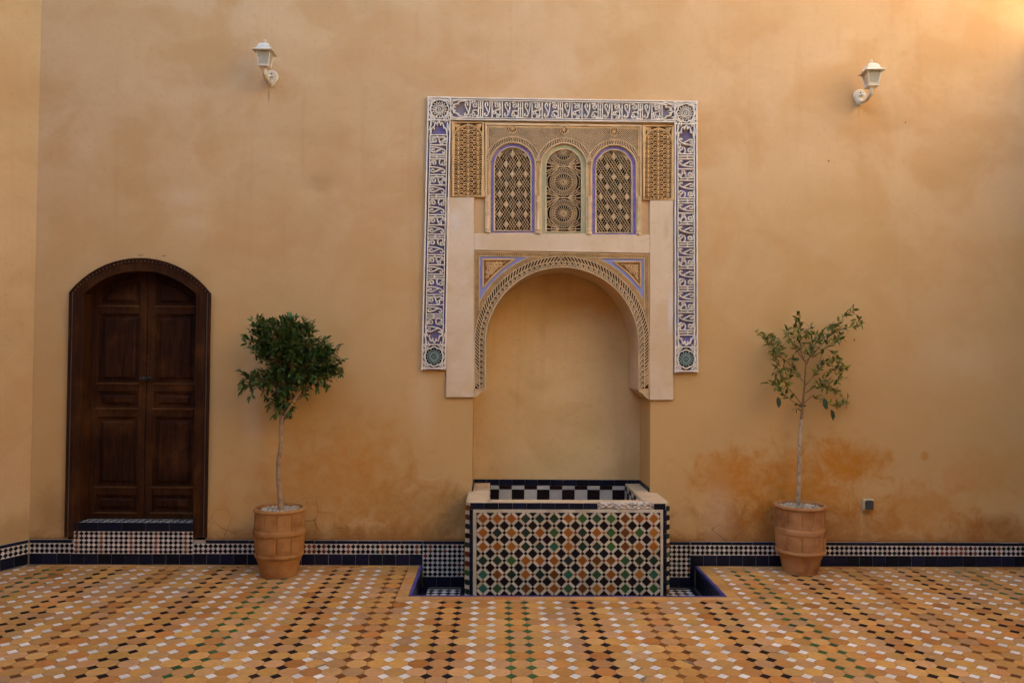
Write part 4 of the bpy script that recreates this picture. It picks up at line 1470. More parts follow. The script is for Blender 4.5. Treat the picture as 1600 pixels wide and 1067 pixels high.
# blue spandrels with a gold carved triangle
for q in (-1, 1):
    xo = 749.6 if q < 0 else 1005.8
    rr = AR + 26.2
    yt = 401.2 if q < 0 else 405.0
    a_h = math.acos(min(1, abs(xo - AC[0]) / rr))
    yb = AC[1] - rr * sin(a_h)
    a_t = math.asin(min(1, (AC[1] - yt) / rr))
    arc = []
    for i in range(19):
        a = a_h + (a_t - a_h) * i / 18
        arc.append((AC[0] + q * rr * cos(a), AC[1] - rr * sin(a)))
    a1 = Acc()
    a1.prism(W2([(xo, yt)] + arc), FW, .0055, .0092, 'paint_blue')
    sp_o = a1.build('spandrel', ablock)
    x2 = xo - q * 5.4
    y2 = yt + 4.6
    r2 = rr + 5.6
    ah = math.acos(min(1, abs(x2 - AC[0]) / r2))
    at_ = math.asin(min(1, (AC[1] - y2) / r2))
    arc2 = []
    for i in range(13):
        a = ah + (at_ - ah) * i / 12
        arc2.append((AC[0] + q * r2 * cos(a), AC[1] - r2 * sin(a)))
    tri = [(x2, y2)] + arc2
    a1 = Acc()
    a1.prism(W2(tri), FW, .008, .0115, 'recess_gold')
    rib(a1, tri, 2.8, .008, .020, 'stucco_gold', True)
    def in_tri(p, q=q, x2=x2, y2=y2, r2=r2):
        return (p[0] - x2) * -q > 3.2 and p[1] > y2 + 3 and math.hypot(p[0] - AC[0], p[1] - AC[1]) > r2 + 3
    xs, ys = min(p[0] for p in tri), min(p[1] for p in tri)
    for i in range(12):
        for j in range(13):
            X, Y = xs + 3 + i * 5.4 + (j % 2) * 2.7, ys + 3.5 + j * 4.6
            if in_tri((X, Y)):
                rib(a1, spiral(X, Y, .7, 3.0, random.uniform(0, 6), random.choice((-1.1, 1.1)), 9), 1.6, .009, .0185, 'stucco_gold', pred=in_tri)
                rib(a1, [(X, Y), (X + 3, Y - 3.2), (X + 6, Y - 2.4)], 1.1, .009, .0175, 'stucco_gold', pred=in_tri)
    a1.build('carved_triangle', sp_o)

# ------------------------------------------------------------------ tiled basin
BY = -0.445
FB = fr_wall(BY)
def PB(px, py):
    return WP(px, py, BY)
bx0, bx1 = PB(727, 850)[0], PB(1047, 850)[0]
CH = 0.034                                    # chamfered corners
bz1 = (PB(735, 783.5)[1] + PB(1040, 785)[1]) / 2
bz0 = PIT_Z
ix0, ix1, iy0, iy1 = -0.05, 1.105, BY + 0.105, ND - 0.012
acc = Acc()
for poly in ([(bx0, -.001), (bx0, BY + CH), (bx0 + CH, BY), (ix0, BY), (ix0, -.001)], [(bx1, -.001), (ix1, -.001), (ix1, BY), (bx1 - CH, BY), (bx1, BY + CH)],
             [(ix0, BY), (ix1, BY), (ix1, iy0), (ix0, iy0)]):
    acc.prism(poly, fr_floor(), bz0, bz1 - .031, 'grout_pale')
# inside the niche the two ledges run on to the back
acc.box(NX0 + .001, ix0, 0.0, ND - .001, bz0, bz1 - .031, 'grout')
acc.box(ix1, NX1 - .001, 0.0, ND - .001, bz0, bz1 - .031, 'grout')
acc.rect(ix0 - .01, ix1 + .01, iy0 - .01, ND - .002, fr_floor(0.16), -.02, 0.0, 'grout_dark')
basin = acc.build('tiled_basin')
tag(basin, 'water basin faced with coloured diamond mosaic standing in the niche', 'basin')
# cream plaster ledges, soft edged, front one broken away in part
acc = Acc()
lz0, lz1 = bz1 - .032, bz1
def ledge(poly, bev=.012):
    a1 = Acc()
    a1.prism(poly, fr_floor(), lz0, lz1, 'ledge_plaster', bev)
    return a1.build('ledge', basin)
ledge([(bx0 + .002, -.003), (bx0 + .002, BY + CH), (bx0 + CH, BY + .004), (ix0 + .0, BY + .004), (ix0 + .0, -.003)])
ledge([(bx1 - .002, -.003), (ix1, -.003), (ix1, BY + .004), (bx1 - CH, BY + .004), (bx1 - .002, BY + CH)])
ledge([(ix0 + .001, BY + .004), (ix1 - .001, BY + .004), (ix1 - .001, iy0), (ix0 + .001, iy0)], .008)
ledge([(NX0 + .002, ND - .014), (NX0 + .002, 0.0), (ix0, 0.0), (ix0, ND - .014)], .006)
ledge([(NX1 - .002, 0.0), (NX1 - .002, ND - .014), (ix1, ND - .014), (ix1, 0.0)], .006)
# front: dark header row, one stretch broken
z_h1, z_h0 = PB(800, 785.5)[1], PB(800, 794.8)[1]
hx = [PB(734.5 + 22.1 * i, 790)[0] for i in range(0, 15)]
gap0, gap1 = PB(936.5, 790)[0], PB(1020.5, 790)[0]
for i in range(14):
    u0, u1 = hx[i], hx[i + 1]
    if u1 > gap0 + .05 and u0 < gap1 - .05:
        continue
    a1 = Acc()
    if u0 < gap1 < u1:
        u0 = gap1
    if i == 13:
        u1 = bx1 - CH - .002
    a1.rect(u0 + .0012, u1 - .0012, z_h0, z_h1, FB, -.002, .009 + random.uniform(-.001, .001), 'tile_navy', .002, random.random())
    a1.build('header_tile', basin)
# exposed rubble
acc = Acc()
nu, nvv = 60, 9
lo = PB(937, 795.5)[1]
for j in range(nvv + 1):
    for i in range(nu + 1):
        u = gap0 - .01 + (gap1 - gap0 + .012) * i / nu
        v = lo + (bz1 + .001 - lo) * j / nvv
        w = .002 + .010 * random.random() + .006 * sin(i * .9) * cos(j * 1.3)
        if i in (0, nu) or j in (0, nvv):
            w = -.002
        acc.v.append(FB(u, v, w))
for j in range(nvv):
    for i in range(nu):
        a = j * (nu + 1) + i
        acc.face((a, a + 1, a + nu + 2, a + nu + 1), 'rubble')
acc.build('broken_edge', basin, smooth=True)
# cream border strips and narrow blue columns
for (x0, x1, nm, mt, y0, y1, n) in ((739.3, 744.2, 'border_tile', 'tile_cream', 800.5, 946, 7), (1031.6, 1035.6, 'border_tile', 'tile_cream', 800.5, 946, 7),
                                    (733.6, 738.7, 'side_tile', 'tile_navy', 795.5, 946, 8), (1036.2, 1041.4, 'side_tile', 'tile_navy', 795.5, 946, 8)):
    for i in range(n):
        a, b_ = PB(x0, y0 + (y1 - y0) * (i + 1) / n), PB(x1, y0 + (y1 - y0) * i / n)
        a1 = Acc()
        a1.rect(a[0], b_[0], max(a[1] + .001, bz0 + .005), b_[1] - .001, FB, -.002, .009, mt, .0012, random.random())
        a1.build(nm, basin)
for i in range(13):
    a, b_ = PB(739.3 + 22.8 * i, 800.2), PB(739.3 + 22.8 * (i + 1), 795.6)
    a1 = Acc()
    a1.rect(a[0] + .0008, b_[0] - .0008, a[1], b_[1], FB, -.002, .009, 'tile_cream', .0012, random.random())
    a1.build('border_tile', basin)
COLS = ['OOOBBBOGGGROO', 'OBOBOGOBYGRGY', 'YYOBBTYBBGROO', 'BBGOOOBYRRGBB', 'TRBOBRTOGOGOT', 'TGBRROGROOGBG', 'OBGOYBGOBRTOG']
CM = {'O': 'tile_orange', 'B': 'tile_bottle', 'G': 'tile_green', 'R': 'tile_brown', 'Y': 'tile_orange', 'T': 'tile_teal'}
mu, mv = 22.2 / 2, 21.77 / 2
X0_, Y0_ = 754.7, 809.8
bars, smalls = Acc(), Acc()
RX0, RX1, RY0, RY1 = 744.6, 1031.3, 800.6, 945.0
zz_tiles = 0
BIG, SML = 7.85, 3.0
def pxpoly(p):
    return [PB(a, b_) for a, b_ in p]
def rnd_w():
    return .0085 + random.uniform(-.0008, .0008)
for i in range(-2, 27):
    for j in range(-2, 14):
        x, y = X0_ + i * mu, Y0_ + j * mv
        if (i + j) % 2 == 0:
            p = clip_rect([(x - BIG, y), (x, y - BIG), (x + BIG, y), (x, y + BIG)], RX0, RX1, RY0, RY1)
            if p and abs(area(p)) > 6:
                if i % 2 == 0 and 0 <= i // 2 < 13 and 0 <= j // 2 < 7:
                    mt = CM[COLS[j // 2][i // 2]]
                else:
                    mt = 'tile_black'
                a1 = Acc()
                a1.prism(pxpoly(p), FB, -.002, rnd_w(), mt, .0014, random.random())
                a1.build('diamond_tile', basin)
        else:
            p = clip_rect([(x - SML, y), (x, y - SML), (x + SML, y), (x, y + SML)], RX0, RX1, RY0, RY1)
            if p:
                ci, cj = (i // 2) % 13, (j // 2) % 7
                near = COLS[cj][ci]
                mt = 'tile_black' if near in 'BG' or random.random() < .35 else random.choice(['tile_brown', 'tile_orange', 'tile_red'])
                smalls.prism(pxpoly(p), FB, -.002, rnd_w(), mt, .001, random.random())
        for q in (-1, 1):
            if (i + j) % 2 == 0:             # bar towards the lower right / lower left neighbour
                e = .35
                pts = [(x + q * BIG, y), (x + q * (mu), y + (mv - BIG)), (x + q * (mu - BIG), y + mv), (x, y + BIG)]
                cxx, cyy = sum(p_[0] for p_ in pts) / 4, sum(p_[1] for p_ in pts) / 4
                pts = [(cxx + (a - cxx) * .95, cyy + (b_ - cyy) * .95) for a, b_ in pts]
                p = clip_rect(pts, RX0, RX1, RY0, RY1)
                if p:
                    bars.prism(pxpoly(p), FB, -.002, rnd_w(), 'tile_cream', .0008, random.random())
tag(bars.build('pale_bars', basin), kind='stuff')
tag(smalls.build('small_diamonds', basin), kind='stuff')
# mosaic strips on the two chamfered corners
for sgn, xa in ((1, bx0), (-1, bx1)):
    def fr_ch(u, v, w, sgn=sgn, xa=xa):
        k = u / (CH * sqrt(2))
        n_ = (-sgn * .7071, -.7071)
        return (xa + sgn * CH * k + n_[0] * w, BY + CH - CH * k + n_[1] * w, v)
    n = 21
    for i in range(n):
        z0 = bz0 + .005 + (bz1 - .035 - bz0) * i / n
        z1 = bz0 + .005 + (bz1 - .035 - bz0) * (i + 1) / n
        mt = random.choice(['tile_black', 'tile_red', 'tile_bottle', 'tile_black', 'tile_brown', 'tile_green']) if i % 2 == 0 else 'tile_cream'
        a1 = Acc()
        wv = CH * sqrt(2)
        pk = .004 if i % 2 == 0 else -.004
        a1.prism([(.002, z0 + .001), (wv * .5, z0 + .001 - pk), (wv - .002, z0 + .001), (wv - .002, z1 - .001), (wv * .5, z1 - .001 + pk), (.002, z1 - .001)], fr_ch, -.002, .006, mt, .001, random.random())
        a1.build('corner_tile', basin)
# checkerboard inside
cz1 = zb0 - .002
rows_z = [cz1, cz1 - .034, cz1 - .142, cz1 - .25, cz1 - .36]
cw = 0.1075
for r_ in range(4):
    for i in range(12):
        u0, u1 = ix0 + cw * i - .03, ix0 + cw * (i + 1) - .03
        u0, u1 = max(u0, ix0 + .001), min(u1, ix1 - .001)
        if u1 - u0 < .01:
            continue
        a1 = Acc()
        a1.rect(u0 + .001, u1 - .001, rows_z[r_ + 1] + .001, rows_z[r_] - .001, fr_nb, -.001, .0115, 'tile_grey' if (i + r_) % 2 == 0 else 'tile_black', .0013, random.random())
        a1.build('checker_tile', basin)
for sgn, xx in ((1, ix0), (-1, ix1)):
    for r_ in range(4):
        for i in range(7):
            y1 = iy1 - .108 * i
            y0 = max(iy1 - .108 * (i + 1), iy0 + .002)
            if y1 - y0 < .01:
                continue
            zt = min(rows_z[r_], bz1 - .006) - .001
            if zt - rows_z[r_ + 1] < .008:
                continue
            a1 = Acc()
            a1.rect(y0 + .001, y1 - .001, rows_z[r_ + 1] + .001, zt, (lambda u, v, w, sgn=sgn, xx=xx: (xx + sgn * w, u, v)), -.001, .005, 'tile_grey' if (i + r_) % 2 else 'tile_black', .001, random.random())
            a1.build('checker_tile', basin)

# ------------------------------------------------------------------ door
door = empty('double_door', ((DX0 + DX1) / 2, 0, DZ0))
tag(door, 'dark brown panelled double door under a low arch, left of the potted trees', 'door')
def dbuild(a1, name, parent=None, smooth=False):
    o = a1.build(name, None, smooth)
    p = parent or door
    o.parent = p
    o.location = -(p.matrix_world.translation if False else Vector(door.location)) if p is door else Vector((0, 0, 0))
    return o
JW = 0.108                                    # jamb width
REC = 0.135                                   # how far the leaves stand back
out_l = door_loop(0.0, DZ0)
in_l = door_loop(JW, DZ0)
x0i, x1i = DX0 + JW, DX1 - JW
a1 = Acc()
# U-shaped frame: outer loop then inner loop back
U = [out_l[0]] + [(x0i, DZ0)] + list(reversed(seg_arch(x0i, x1i, DSPR - JW * .1, DTOP - JW * .86))) + [(x1i, DZ0)] + [out_l[1]] + seg_arch(DX0, DX1, DSPR, DTOP)
a1.prism(U, FW, -REC - .03, 0.022, 'dark_wood')
for (ins, w_, h_) in ((0.006, 0.018, .034), (0.034, 0.008, .027), (JW - .012, .016, .028)):
    arc_ = seg_arch(DX0 + ins, DX1 - ins, DSPR - ins * .15, DTOP - ins)
    a1.ribbon([(DX1 - ins, DZ0)] + arc_ + [(DX0 + ins, DZ0)], w_, FW, .018, h_, 'dark_wood')
dbuild(a1, 'frame')
a1 = Acc()
path = [(DX1 - .021, DZ0 + .01)] + seg_arch(DX0 + .021, DX1 - .021, DSPR - .004, DTOP - .021, 40) + [(DX0 + .021, DZ0 + .01)]
pp = dens(path, 0.0185)
for p in pp:
    r_ = .0042
    c = [(p[0] + r_ * cos(a), p[1] + r_ * sin(a)) for a in (0, pi / 3, 2 * pi / 3, pi, 4 * pi / 3, 5 * pi / 3)]
    a1.prism(c, FW, .02, .0265, 'nail_metal', .002)
tag(dbuild(a1, 'nail_row'), kind='stuff')
FL = fr_wall(REC)
zl0 = z_s2 + .004
xm = (x0i + x1i) / 2
def dz(py, px=222):
    return WP(px, py, REC)[1]
top_arc = seg_arch(x0i - .002, x1i + .002, DSPR - JW * .1, DTOP - JW * .86, 24)
def arc_z(x):
    c = (x0i + x1i) / 2
    zt, zs = DTOP - JW * .86, DSPR - JW * .1
    half, rise = (x1i - x0i) / 2, zt - zs
    r_ = (half * half + rise * rise) / (2 * rise)
    return zt - r_ + sqrt(max(0, r_ * r_ - (x - c) ** 2))
rails = [(zl0, dz(799)), (dz(772), dz(759)), (dz(651), dz(637)), (dz(611), dz(598)), (dz(491), dz(478))]
panels = [(rails[0][1], rails[1][0]), (rails[1][1], rails[2][0]), (rails[2][1], rails[3][0]), (rails[3][1], rails[4][0])]
for sgn in (-1, 1):
    xa, xb = (x0i, xm - .002) if sgn < 0 else (xm + .002, x1i)
    a1 = Acc()
    n = 12
    poly = [(xa, zl0), (xb, zl0)] + [(xb + (xa - xb) * i / n, arc_z(xb + (xa - xb) * i / n) + .01) for i in range(n + 1)]
    a1.prism(poly, FL, -.03, 0.0, 'dark_wood')
    leaf = dbuild(a1, 'door_leaf')
    sw_o, sw_i = .055, .062
    so, si = (xa, xa + sw_o) if sgn < 0 else (xb - sw_o, xb), (xb - sw_i, xb) if sgn < 0 else (xa, xa + sw_i)
    for (u0, u1) in (so, si):
        a1 = Acc()
        a1.prism([(u0 + .001, zl0), (u1 - .001, zl0), (u1 - .001, arc_z(u1) + .006), (u0 + .001, arc_z(u0) + .006)], FL, -.002, .024, 'dark_wood', .003)
        dbuild(a1, 'stile', leaf)
    pa, pb = min(so[1], si[1]), max(so[0], si[0])
    for (z0, z1) in rails:
        a1 = Acc()
        a1.rect(pa + .001, pb - .001, z0, z1, FL, -.002, .026, 'dark_wood', .004)
        a1.ribbon([(pa - .008, z1 - .006), (pb + .008, z1 - .006)], .012, FL, .02, .036, 'worn_highlight_wood')  # moulding in lighter wood paints the rail-edge highlight, with some wear
        dbuild(a1, 'rail', leaf)
    for (z0, z1) in panels + [(rails[4][1], None)]:
        a1 = Acc()
        ia, ib = pa + .006, pb - .006
        if z1 is None:
            nn = 6
            pol = [(ia, z0 + .006), (ib, z0 + .006)] + [(ib + (ia - ib) * i / nn, arc_z(ib + (ia - ib) * i / nn) - .05) for i in range(nn + 1)]
        else:
            pol = [(ia, z0 + .006), (ib, z0 + .006), (ib, z1 - .006), (ia, z1 - .006)]
        a1.prism(pol, FL, -.001, .006, 'panel_wood')
        inn = inset(pol if area(pol) > 0 else pol[::-1], .028)
        a1.prism(inn, FL, .004, .020, 'panel_wood', .014)
        a1.ribbon(pol, .008, FL, .004, .017, 'dark_wood', True)
        dbuild(a1, 'panel', leaf)
    a1 = Acc()
    kx, kz = xm + sgn * .024, dz(591)
    prof = [(.0, 0), (.016, 0), (.017, .004), (.007, .008), (.007, .022), (.014, .028), (.016, .036), (.011, .044), (.0, .046)]
    b0 = len(a1.v)
    rr = []
    for r_, d_ in prof:
        s = len(a1.v)
        for k in range(14):
            a1.v.append((kx + r_ * cos(2 * pi * k / 14), REC - .024 - d_, kz + r_ * sin(2 * pi * k / 14)))
        rr.append(s)
    for i in range(len(prof) - 1):
        for k in range(14):
            a1.face((rr[i] + k, rr[i] + (k + 1) % 14, rr[i + 1] + (k + 1) % 14, rr[i + 1] + k), 'knob_metal')
    dbuild(a1, 'knob', leaf, True)

# ------------------------------------------------------------------ pots
def make_pot(px, py_bot, prof_px, top_py, mat, label, hoops, seed):
    """prof_px: [(fraction of height, half width in px)]"""
    rnd = random.Random(seed)
    x, y = FP(px, py_bot)
    sc = FPX / (y + CAM_D)
    H = WP(px, top_py, y)[1]
    pot = empty('plant_pot', (x, y, 0))
    tag(pot, label, 'plant pot', 'terracotta barrel pots by the wall')
    def rad(f):
        for (f0, r0), (f1, r1) in zip(prof_px, prof_px[1:]):
            if f <= f1:
                k = (f - f0) / (f1 - f0)
                k = k * k * (3 - 2 * k)
                return (r0 + (r1 - r0) * k) / sc
        return prof_px[-1][1] / sc
    groove_a = [2 * pi * (k + rnd.uniform(-.12, .12)) / 12 + .15 for k in range(12)]
    def groove(a, z):
        f = z / H
        if not (hoops[1][1] + .02 < f < .93 or hoops[0][1] + .02 < f < hoops[1][0] - .02):
            return 0
        d = min(abs((a - g_ + pi) % (2 * pi) - pi) for g_ in groove_a)
        return -.0075 if d < .03 else 0
    fs = [0.004, .02, .06, .12, .2, .27, .3, .34, .4, hoops[0][1] + .01, hoops[0][1] + .025, .46, .52, .57, hoops[1][0] - .025, hoops[1][0] - .01, .64, .7, hoops[1][1] + .03, .8, .85, .9, .925, .935, .95, .985, 1.0]
    fs = sorted(set(fs))
    prof = [(0.001, 0.002)] + [(rad(f), f * H) for f in fs]
    prof += [(rad(1) - .006, H + .004), (rad(1) - .018, H + .003), (rad(1) - .024, H - .012), (rad(1) - .026, H - .05), (0.001, H - .055)]
    a1 = Acc()
    a1.lathe(prof, 0, 0, mat, 150, groove)
    a1.build('body', pot, True)
    for (f0, f1) in hoops + [(.945, 1.0)]:
        a1 = Acc()
        zz = [(rad(f0) - .002, f0 * H), (rad(f0) + .005, f0 * H + .006), (rad((f0 + f1) / 2) + .0075, (f0 + f1) / 2 * H), (rad(f1) + .005, f1 * H - .006), (rad(f1) - .002, f1 * H)]
        sd = rnd.uniform(0, 6)
        a1.lathe(zz, 0, 0, mat, 60, lambda a, z: .0012 * sin(3 * a + sd + z * 40) + .0008 * sin(17 * a + z * 90))
        a1.build('hoop', pot, True)
    g = Acc()
    R0 = rad(1) - .03
    g.lathe([(0.001, H - .022), (R0 * .6, H - .024), (R0 + .004, H - .03)], 0, 0, 'soil', 30)
    for _ in range(520):
        a, r_ = rnd.uniform(0, 2 * pi), R0 * sqrt(rnd.random())
        s = rnd.uniform(.005, .010)
        c = Vector((r_ * cos(a), r_ * sin(a), H - .021 + rnd.uniform(-.002, .008)))
        b0 = len(g.v)
        rot = Euler((rnd.uniform(0, 6), rnd.uniform(0, 6), rnd.uniform(0, 6))).to_matrix()
        for d in ((1, 0, 0), (-1, 0, 0), (0, .8, 0), (0, -.8, 0), (0, 0, .6), (0, 0, -.6)):
            g.v.append(tuple(c + rot @ (Vector(d) * s)))
        for f in ((0, 2, 4), (2, 1, 4), (1, 3, 4), (3, 0, 4), (2, 0, 5), (1, 2, 5), (3, 1, 5), (0, 3, 5)):
            g.face([b0 + k for k in f], 'gravel')
    tag(g.build('gravel', pot), kind='stuff')
    return pot, (x, y, H)
POT_A = [(0, 28.0), (.16, 30.2), (.22, 32.5), (.30, 35.6), (.45, 37.2), (.68, 38.2), (.9, 37.6), (1.0, 38.0)]
POT_B = [(0, 26.0), (.2, 30.0), (.245, 32.0), (.32, 36.5), (.45, 37.6), (.68, 37.0), (.9, 37.0), (1.0, 38.2)]
pot1, P1 = make_pot(436.0, 896.5, POT_A, 792.5, 'terracotta', 'orange terracotta barrel pot holding the dense dark green tree near the door', [(.26, .34), (.60, .70)], 3)
pot2, P2 = make_pot(1250.5, 893.0, POT_B, 788.0, 'terracotta_pink', 'terracotta barrel pot holding the sparse olive-leaved tree under the stained wall', [(.28, .355), (.585, .68)], 5)

# ------------------------------------------------------------------ trees
def leaf_mesh(name, Lg, Wd, mat, fold=.25, curl=.18):
    a1 = Acc()
    m = [(0, 0, 0), (.3 * Lg, 0, .0), (.68 * Lg, 0, -curl * .25 * Lg), (Lg, 0, -curl * Lg)]
    l = [(.24 * Lg, .42 * Wd, fold * Wd * .5), (.62 * Lg, .46 * Wd, fold * Wd * .5 - curl * .2 * Lg)]
    rr = [(a, -b_, c) for a, b_, c in l]
    a1.v = m + l + rr
    for f in ((0, 1, 4), (1, 2, 5, 4), (2, 3, 5), (0, 6, 1), (1, 6, 7, 2), (2, 7, 3)):
        a1.face(f, mat)
    return a1
def place(dirv, roll, base, scale):
    d = dirv.normalized()
    side = d.cross(Vector((0, 0, 1)))
    if side.length < .05:
        side = Vector((1, 0, 0))
    side.normalize()
    up = side.cross(d)
    M = Matrix((d, side, up)).transposed()
    M = M @ Matrix.Rotation(roll, 3, 'X')
    return Matrix.Translation(base) @ M.to_4x4() @ Matrix.Scale(scale, 4)
def tpt(px, py, y):
    X, Z = WP(px, py, y)
    return Vector((X, y, Z))
def make_crown(tree, leaves, protos, name_leaf='leaf', crown_name='crown'):
    """leaves: (matrix, proto index, rnd); nearest 300 are single parts, the rest one mesh"""
    leaves.sort(key=lambda q: (q[0].translation - CAM_P).length)
    rest = Acc()
    objs = []
    for pr in protos:
        me = pr.build('tmp', None, True)
        objs.append(me.data)
        bpy.data.objects.remove(me)
    near, far = leaves[:300], leaves[300:]
    for (M, k, r_) in far:
        pr = protos[k]
        b0 = len(rest.v)
        rest.v.extend(tuple(M @ Vector(v)) for v in pr.v)
        for f in pr.f:
            rest.face([b0 + i for i in f], pr.mats[0], r_)
    if far:
        crown = rest.build(crown_name, tree, True)
        crown.location = -Vector(tree.location)
        tag(crown, kind='stuff')
    else:
        crown = empty(crown_name, (0, 0, 0), tree)
        crown.location = -Vector(tree.location)
    for (M, k, r_) in near:
        o = bpy.data.objects.new(name_leaf, objs[k])
        COL.objects.link(o)
        o.parent = crown
        o.matrix_local = M
    return crown

# dense tree
rnd = random.Random(11)
ty = P1[1]
tree1 = empty('potted_tree', (P1[0], P1[1], P1[2] - .03))
tag(tree1, 'small tree with a dense dark green crown in the pot near the door', 'tree')
tk = Acc()
trunk = [(438.5, 800, 0), (438.5, 790, .0), (436.5, 765, .006), (434.8, 745, .004), (435.2, 722, .0), (438.0, 704, -.006), (440.0, 690, -.004), (439.0, 672, 0), (440.2, 655, .0)]
pts = [tpt(a, b_, ty + c) for a, b_, c in trunk]
tk.tube(pts, [.026, .022, .019, .0175, .0165, .0165, .0165, .0175, .018], 'bark_tan', 10)
limbs = [[(440.2, 657, 0), (455, 632, -.02), (469, 608, -.01), (478, 578, .0), (492, 556, .0)],
         [(440, 657, 0), (442, 630, .01), (444, 600, .02), (446, 560, .03), (450, 525, .04)],
         [(439.5, 655, 0), (430, 640, .01), (420, 622, .0), (405, 606, -.03), (392, 598, -.04)],
         [(442, 630, .01), (430, 600, .06), (424, 570, .07), (412, 535, .06)],
         [(455, 632, -.02), (475, 615, .05), (496, 590, .08), (515, 570, .06)],
         [(441, 640, .0), (450, 610, .02), (455, 575, .0), (462, 540, -.02)],
         [(444, 600, -.02), (432, 570, .0), (425, 545, .0)]]
for lb in limbs:
    tk.tube([tpt(a, b_, ty + c) for a, b_, c in lb], [.0115 - .0018 * i for i in range(len(lb))], 'bark_tan', 6)
clumps = [(447, 548, 40, 40), (470, 535, 34, 34), (430, 528, 32, 30), (492, 562, 30, 26), (512, 560, 22, 20), (450, 512, 26, 16), (408, 540, 20, 24), (425, 590, 28, 26),
          (395, 592, 16, 12), (386, 600, 9, 9), (450, 596, 34, 26), (478, 588, 28, 20), (438, 622, 20, 22), (446, 640, 13, 12), (498, 590, 20, 14), (520, 578, 14, 14),
          (400, 520, 14, 12), (407, 504, 9, 8), (480, 512, 16, 12), (452, 503, 12, 8), (506, 545, 16, 12), (392, 532, 8, 8), (528, 572, 6, 8), (425, 508, 10, 8)]
protos = [leaf_mesh('leaf', .056, .024, 'leaf_dark'), leaf_mesh('leaf', .048, .020, 'leaf_dark', .35, .3), leaf_mesh('leaf', .062, .022, 'leaf_dark', .2, .1)]
leaves = []
center = tpt(450, 570, ty)
tw = Acc()
for (cx, cy, rx, ry) in clumps:
    nt_ = max(4, int(rx * ry / 15))
    c = tpt(cx, cy, ty + rnd.uniform(-.03, .03))
    for _ in range(nt_):
        while True:
            v = Vector((rnd.uniform(-1, 1), rnd.uniform(-1, 1), rnd.uniform(-1, 1)))
            if .25 < v.length < 1:
                break
        tip = c + Vector((v.x * rx * .93 / 205, v.y * (rx + ry) / 2 / 205 * .95, v.z * ry * .93 / 205))
        if tip.y > -.03:
            tip.y = -.03 - rnd.random() * .04
        out = (tip - c) * 6 + (tip - center) * 2.5 + Vector((0, 0, .28)) + Vector((rnd.gauss(0, .3), rnd.gauss(0, .3), rnd.gauss(0, .25)))
        out.normalize()
        base = tip - out * .06
        tw.tube([base - out * .02 + Vector((0, 0, -.012)), base, tip], [.0016, .0014, .001], 'twig', 4, False)
        nl = rnd.choice((5, 6, 7))
        a0 = rnd.uniform(0, 6)
        p1 = out.orthogonal().normalized()
        p2 = out.cross(p1)
        for k in range(nl):
            f = k / (nl - 1)
            a = a0 + k * 2.4
            d = out * (.35 + .75 * f) + (p1 * cos(a) + p2 * sin(a)) * (1.0 - .35 * f) + Vector((0, 0, .12))
            leaves.append((place(d, rnd.uniform(-.6, .6), base + (tip - base) * f, rnd.uniform(.78, 1.1)), rnd.randrange(3), rnd.random()))
for (sx0, sy0, ex, ey) in ((405, 515, 393, 501), (408, 512, 407, 496), (430, 510, 427, 499), (450, 508, 451, 495), (470, 515, 474, 501), (485, 520, 488, 505), (392, 530, 383, 526), (398, 545, 384, 535),
                           (500, 540, 510, 529), (512, 552, 528, 541), (520, 565, 536, 563), (518, 575, 532, 581), (505, 590, 512, 604), (490, 598, 496, 608), (392, 590, 376, 581), (390, 600, 377, 612), (395, 605, 392, 620),
                           (420, 610, 417, 622), (425, 622, 420, 636), (436, 640, 428, 648), (448, 640, 452, 650), (470, 605, 476, 618), (380, 590, 376, 600), (460, 505, 462, 497), (415, 515, 418, 503)):
    yo = ty + rnd.uniform(-.09, .07)
    p0, p1_ = tpt(sx0, sy0, yo), tpt(ex, ey, yo + rnd.uniform(-.03, .03))
    tw.tube([p0, p1_], [.0018, .001], 'twig', 4, False)
    ax = (p1_ - p0).normalized()
    for k in range(9):
        f = .15 + .85 * k / 8
        dv = ax * (.5 + .5 * f) + Vector((rnd.gauss(0, .55), rnd.gauss(0, .5), rnd.gauss(.05, .45)))
        leaves.append((place(dv, rnd.uniform(-1.0, 1.0), p0.lerp(p1_, f), rnd.uniform(.75, 1.1)), rnd.randrange(3), rnd.random()))
tko = tk.build('trunk', tree1, True)
tko.location = -Vector(tree1.location)
two = tw.build('twigs', tree1)
two.location = -Vector(tree1.location)
tag(two, kind='stuff')
make_crown(tree1, leaves, protos)

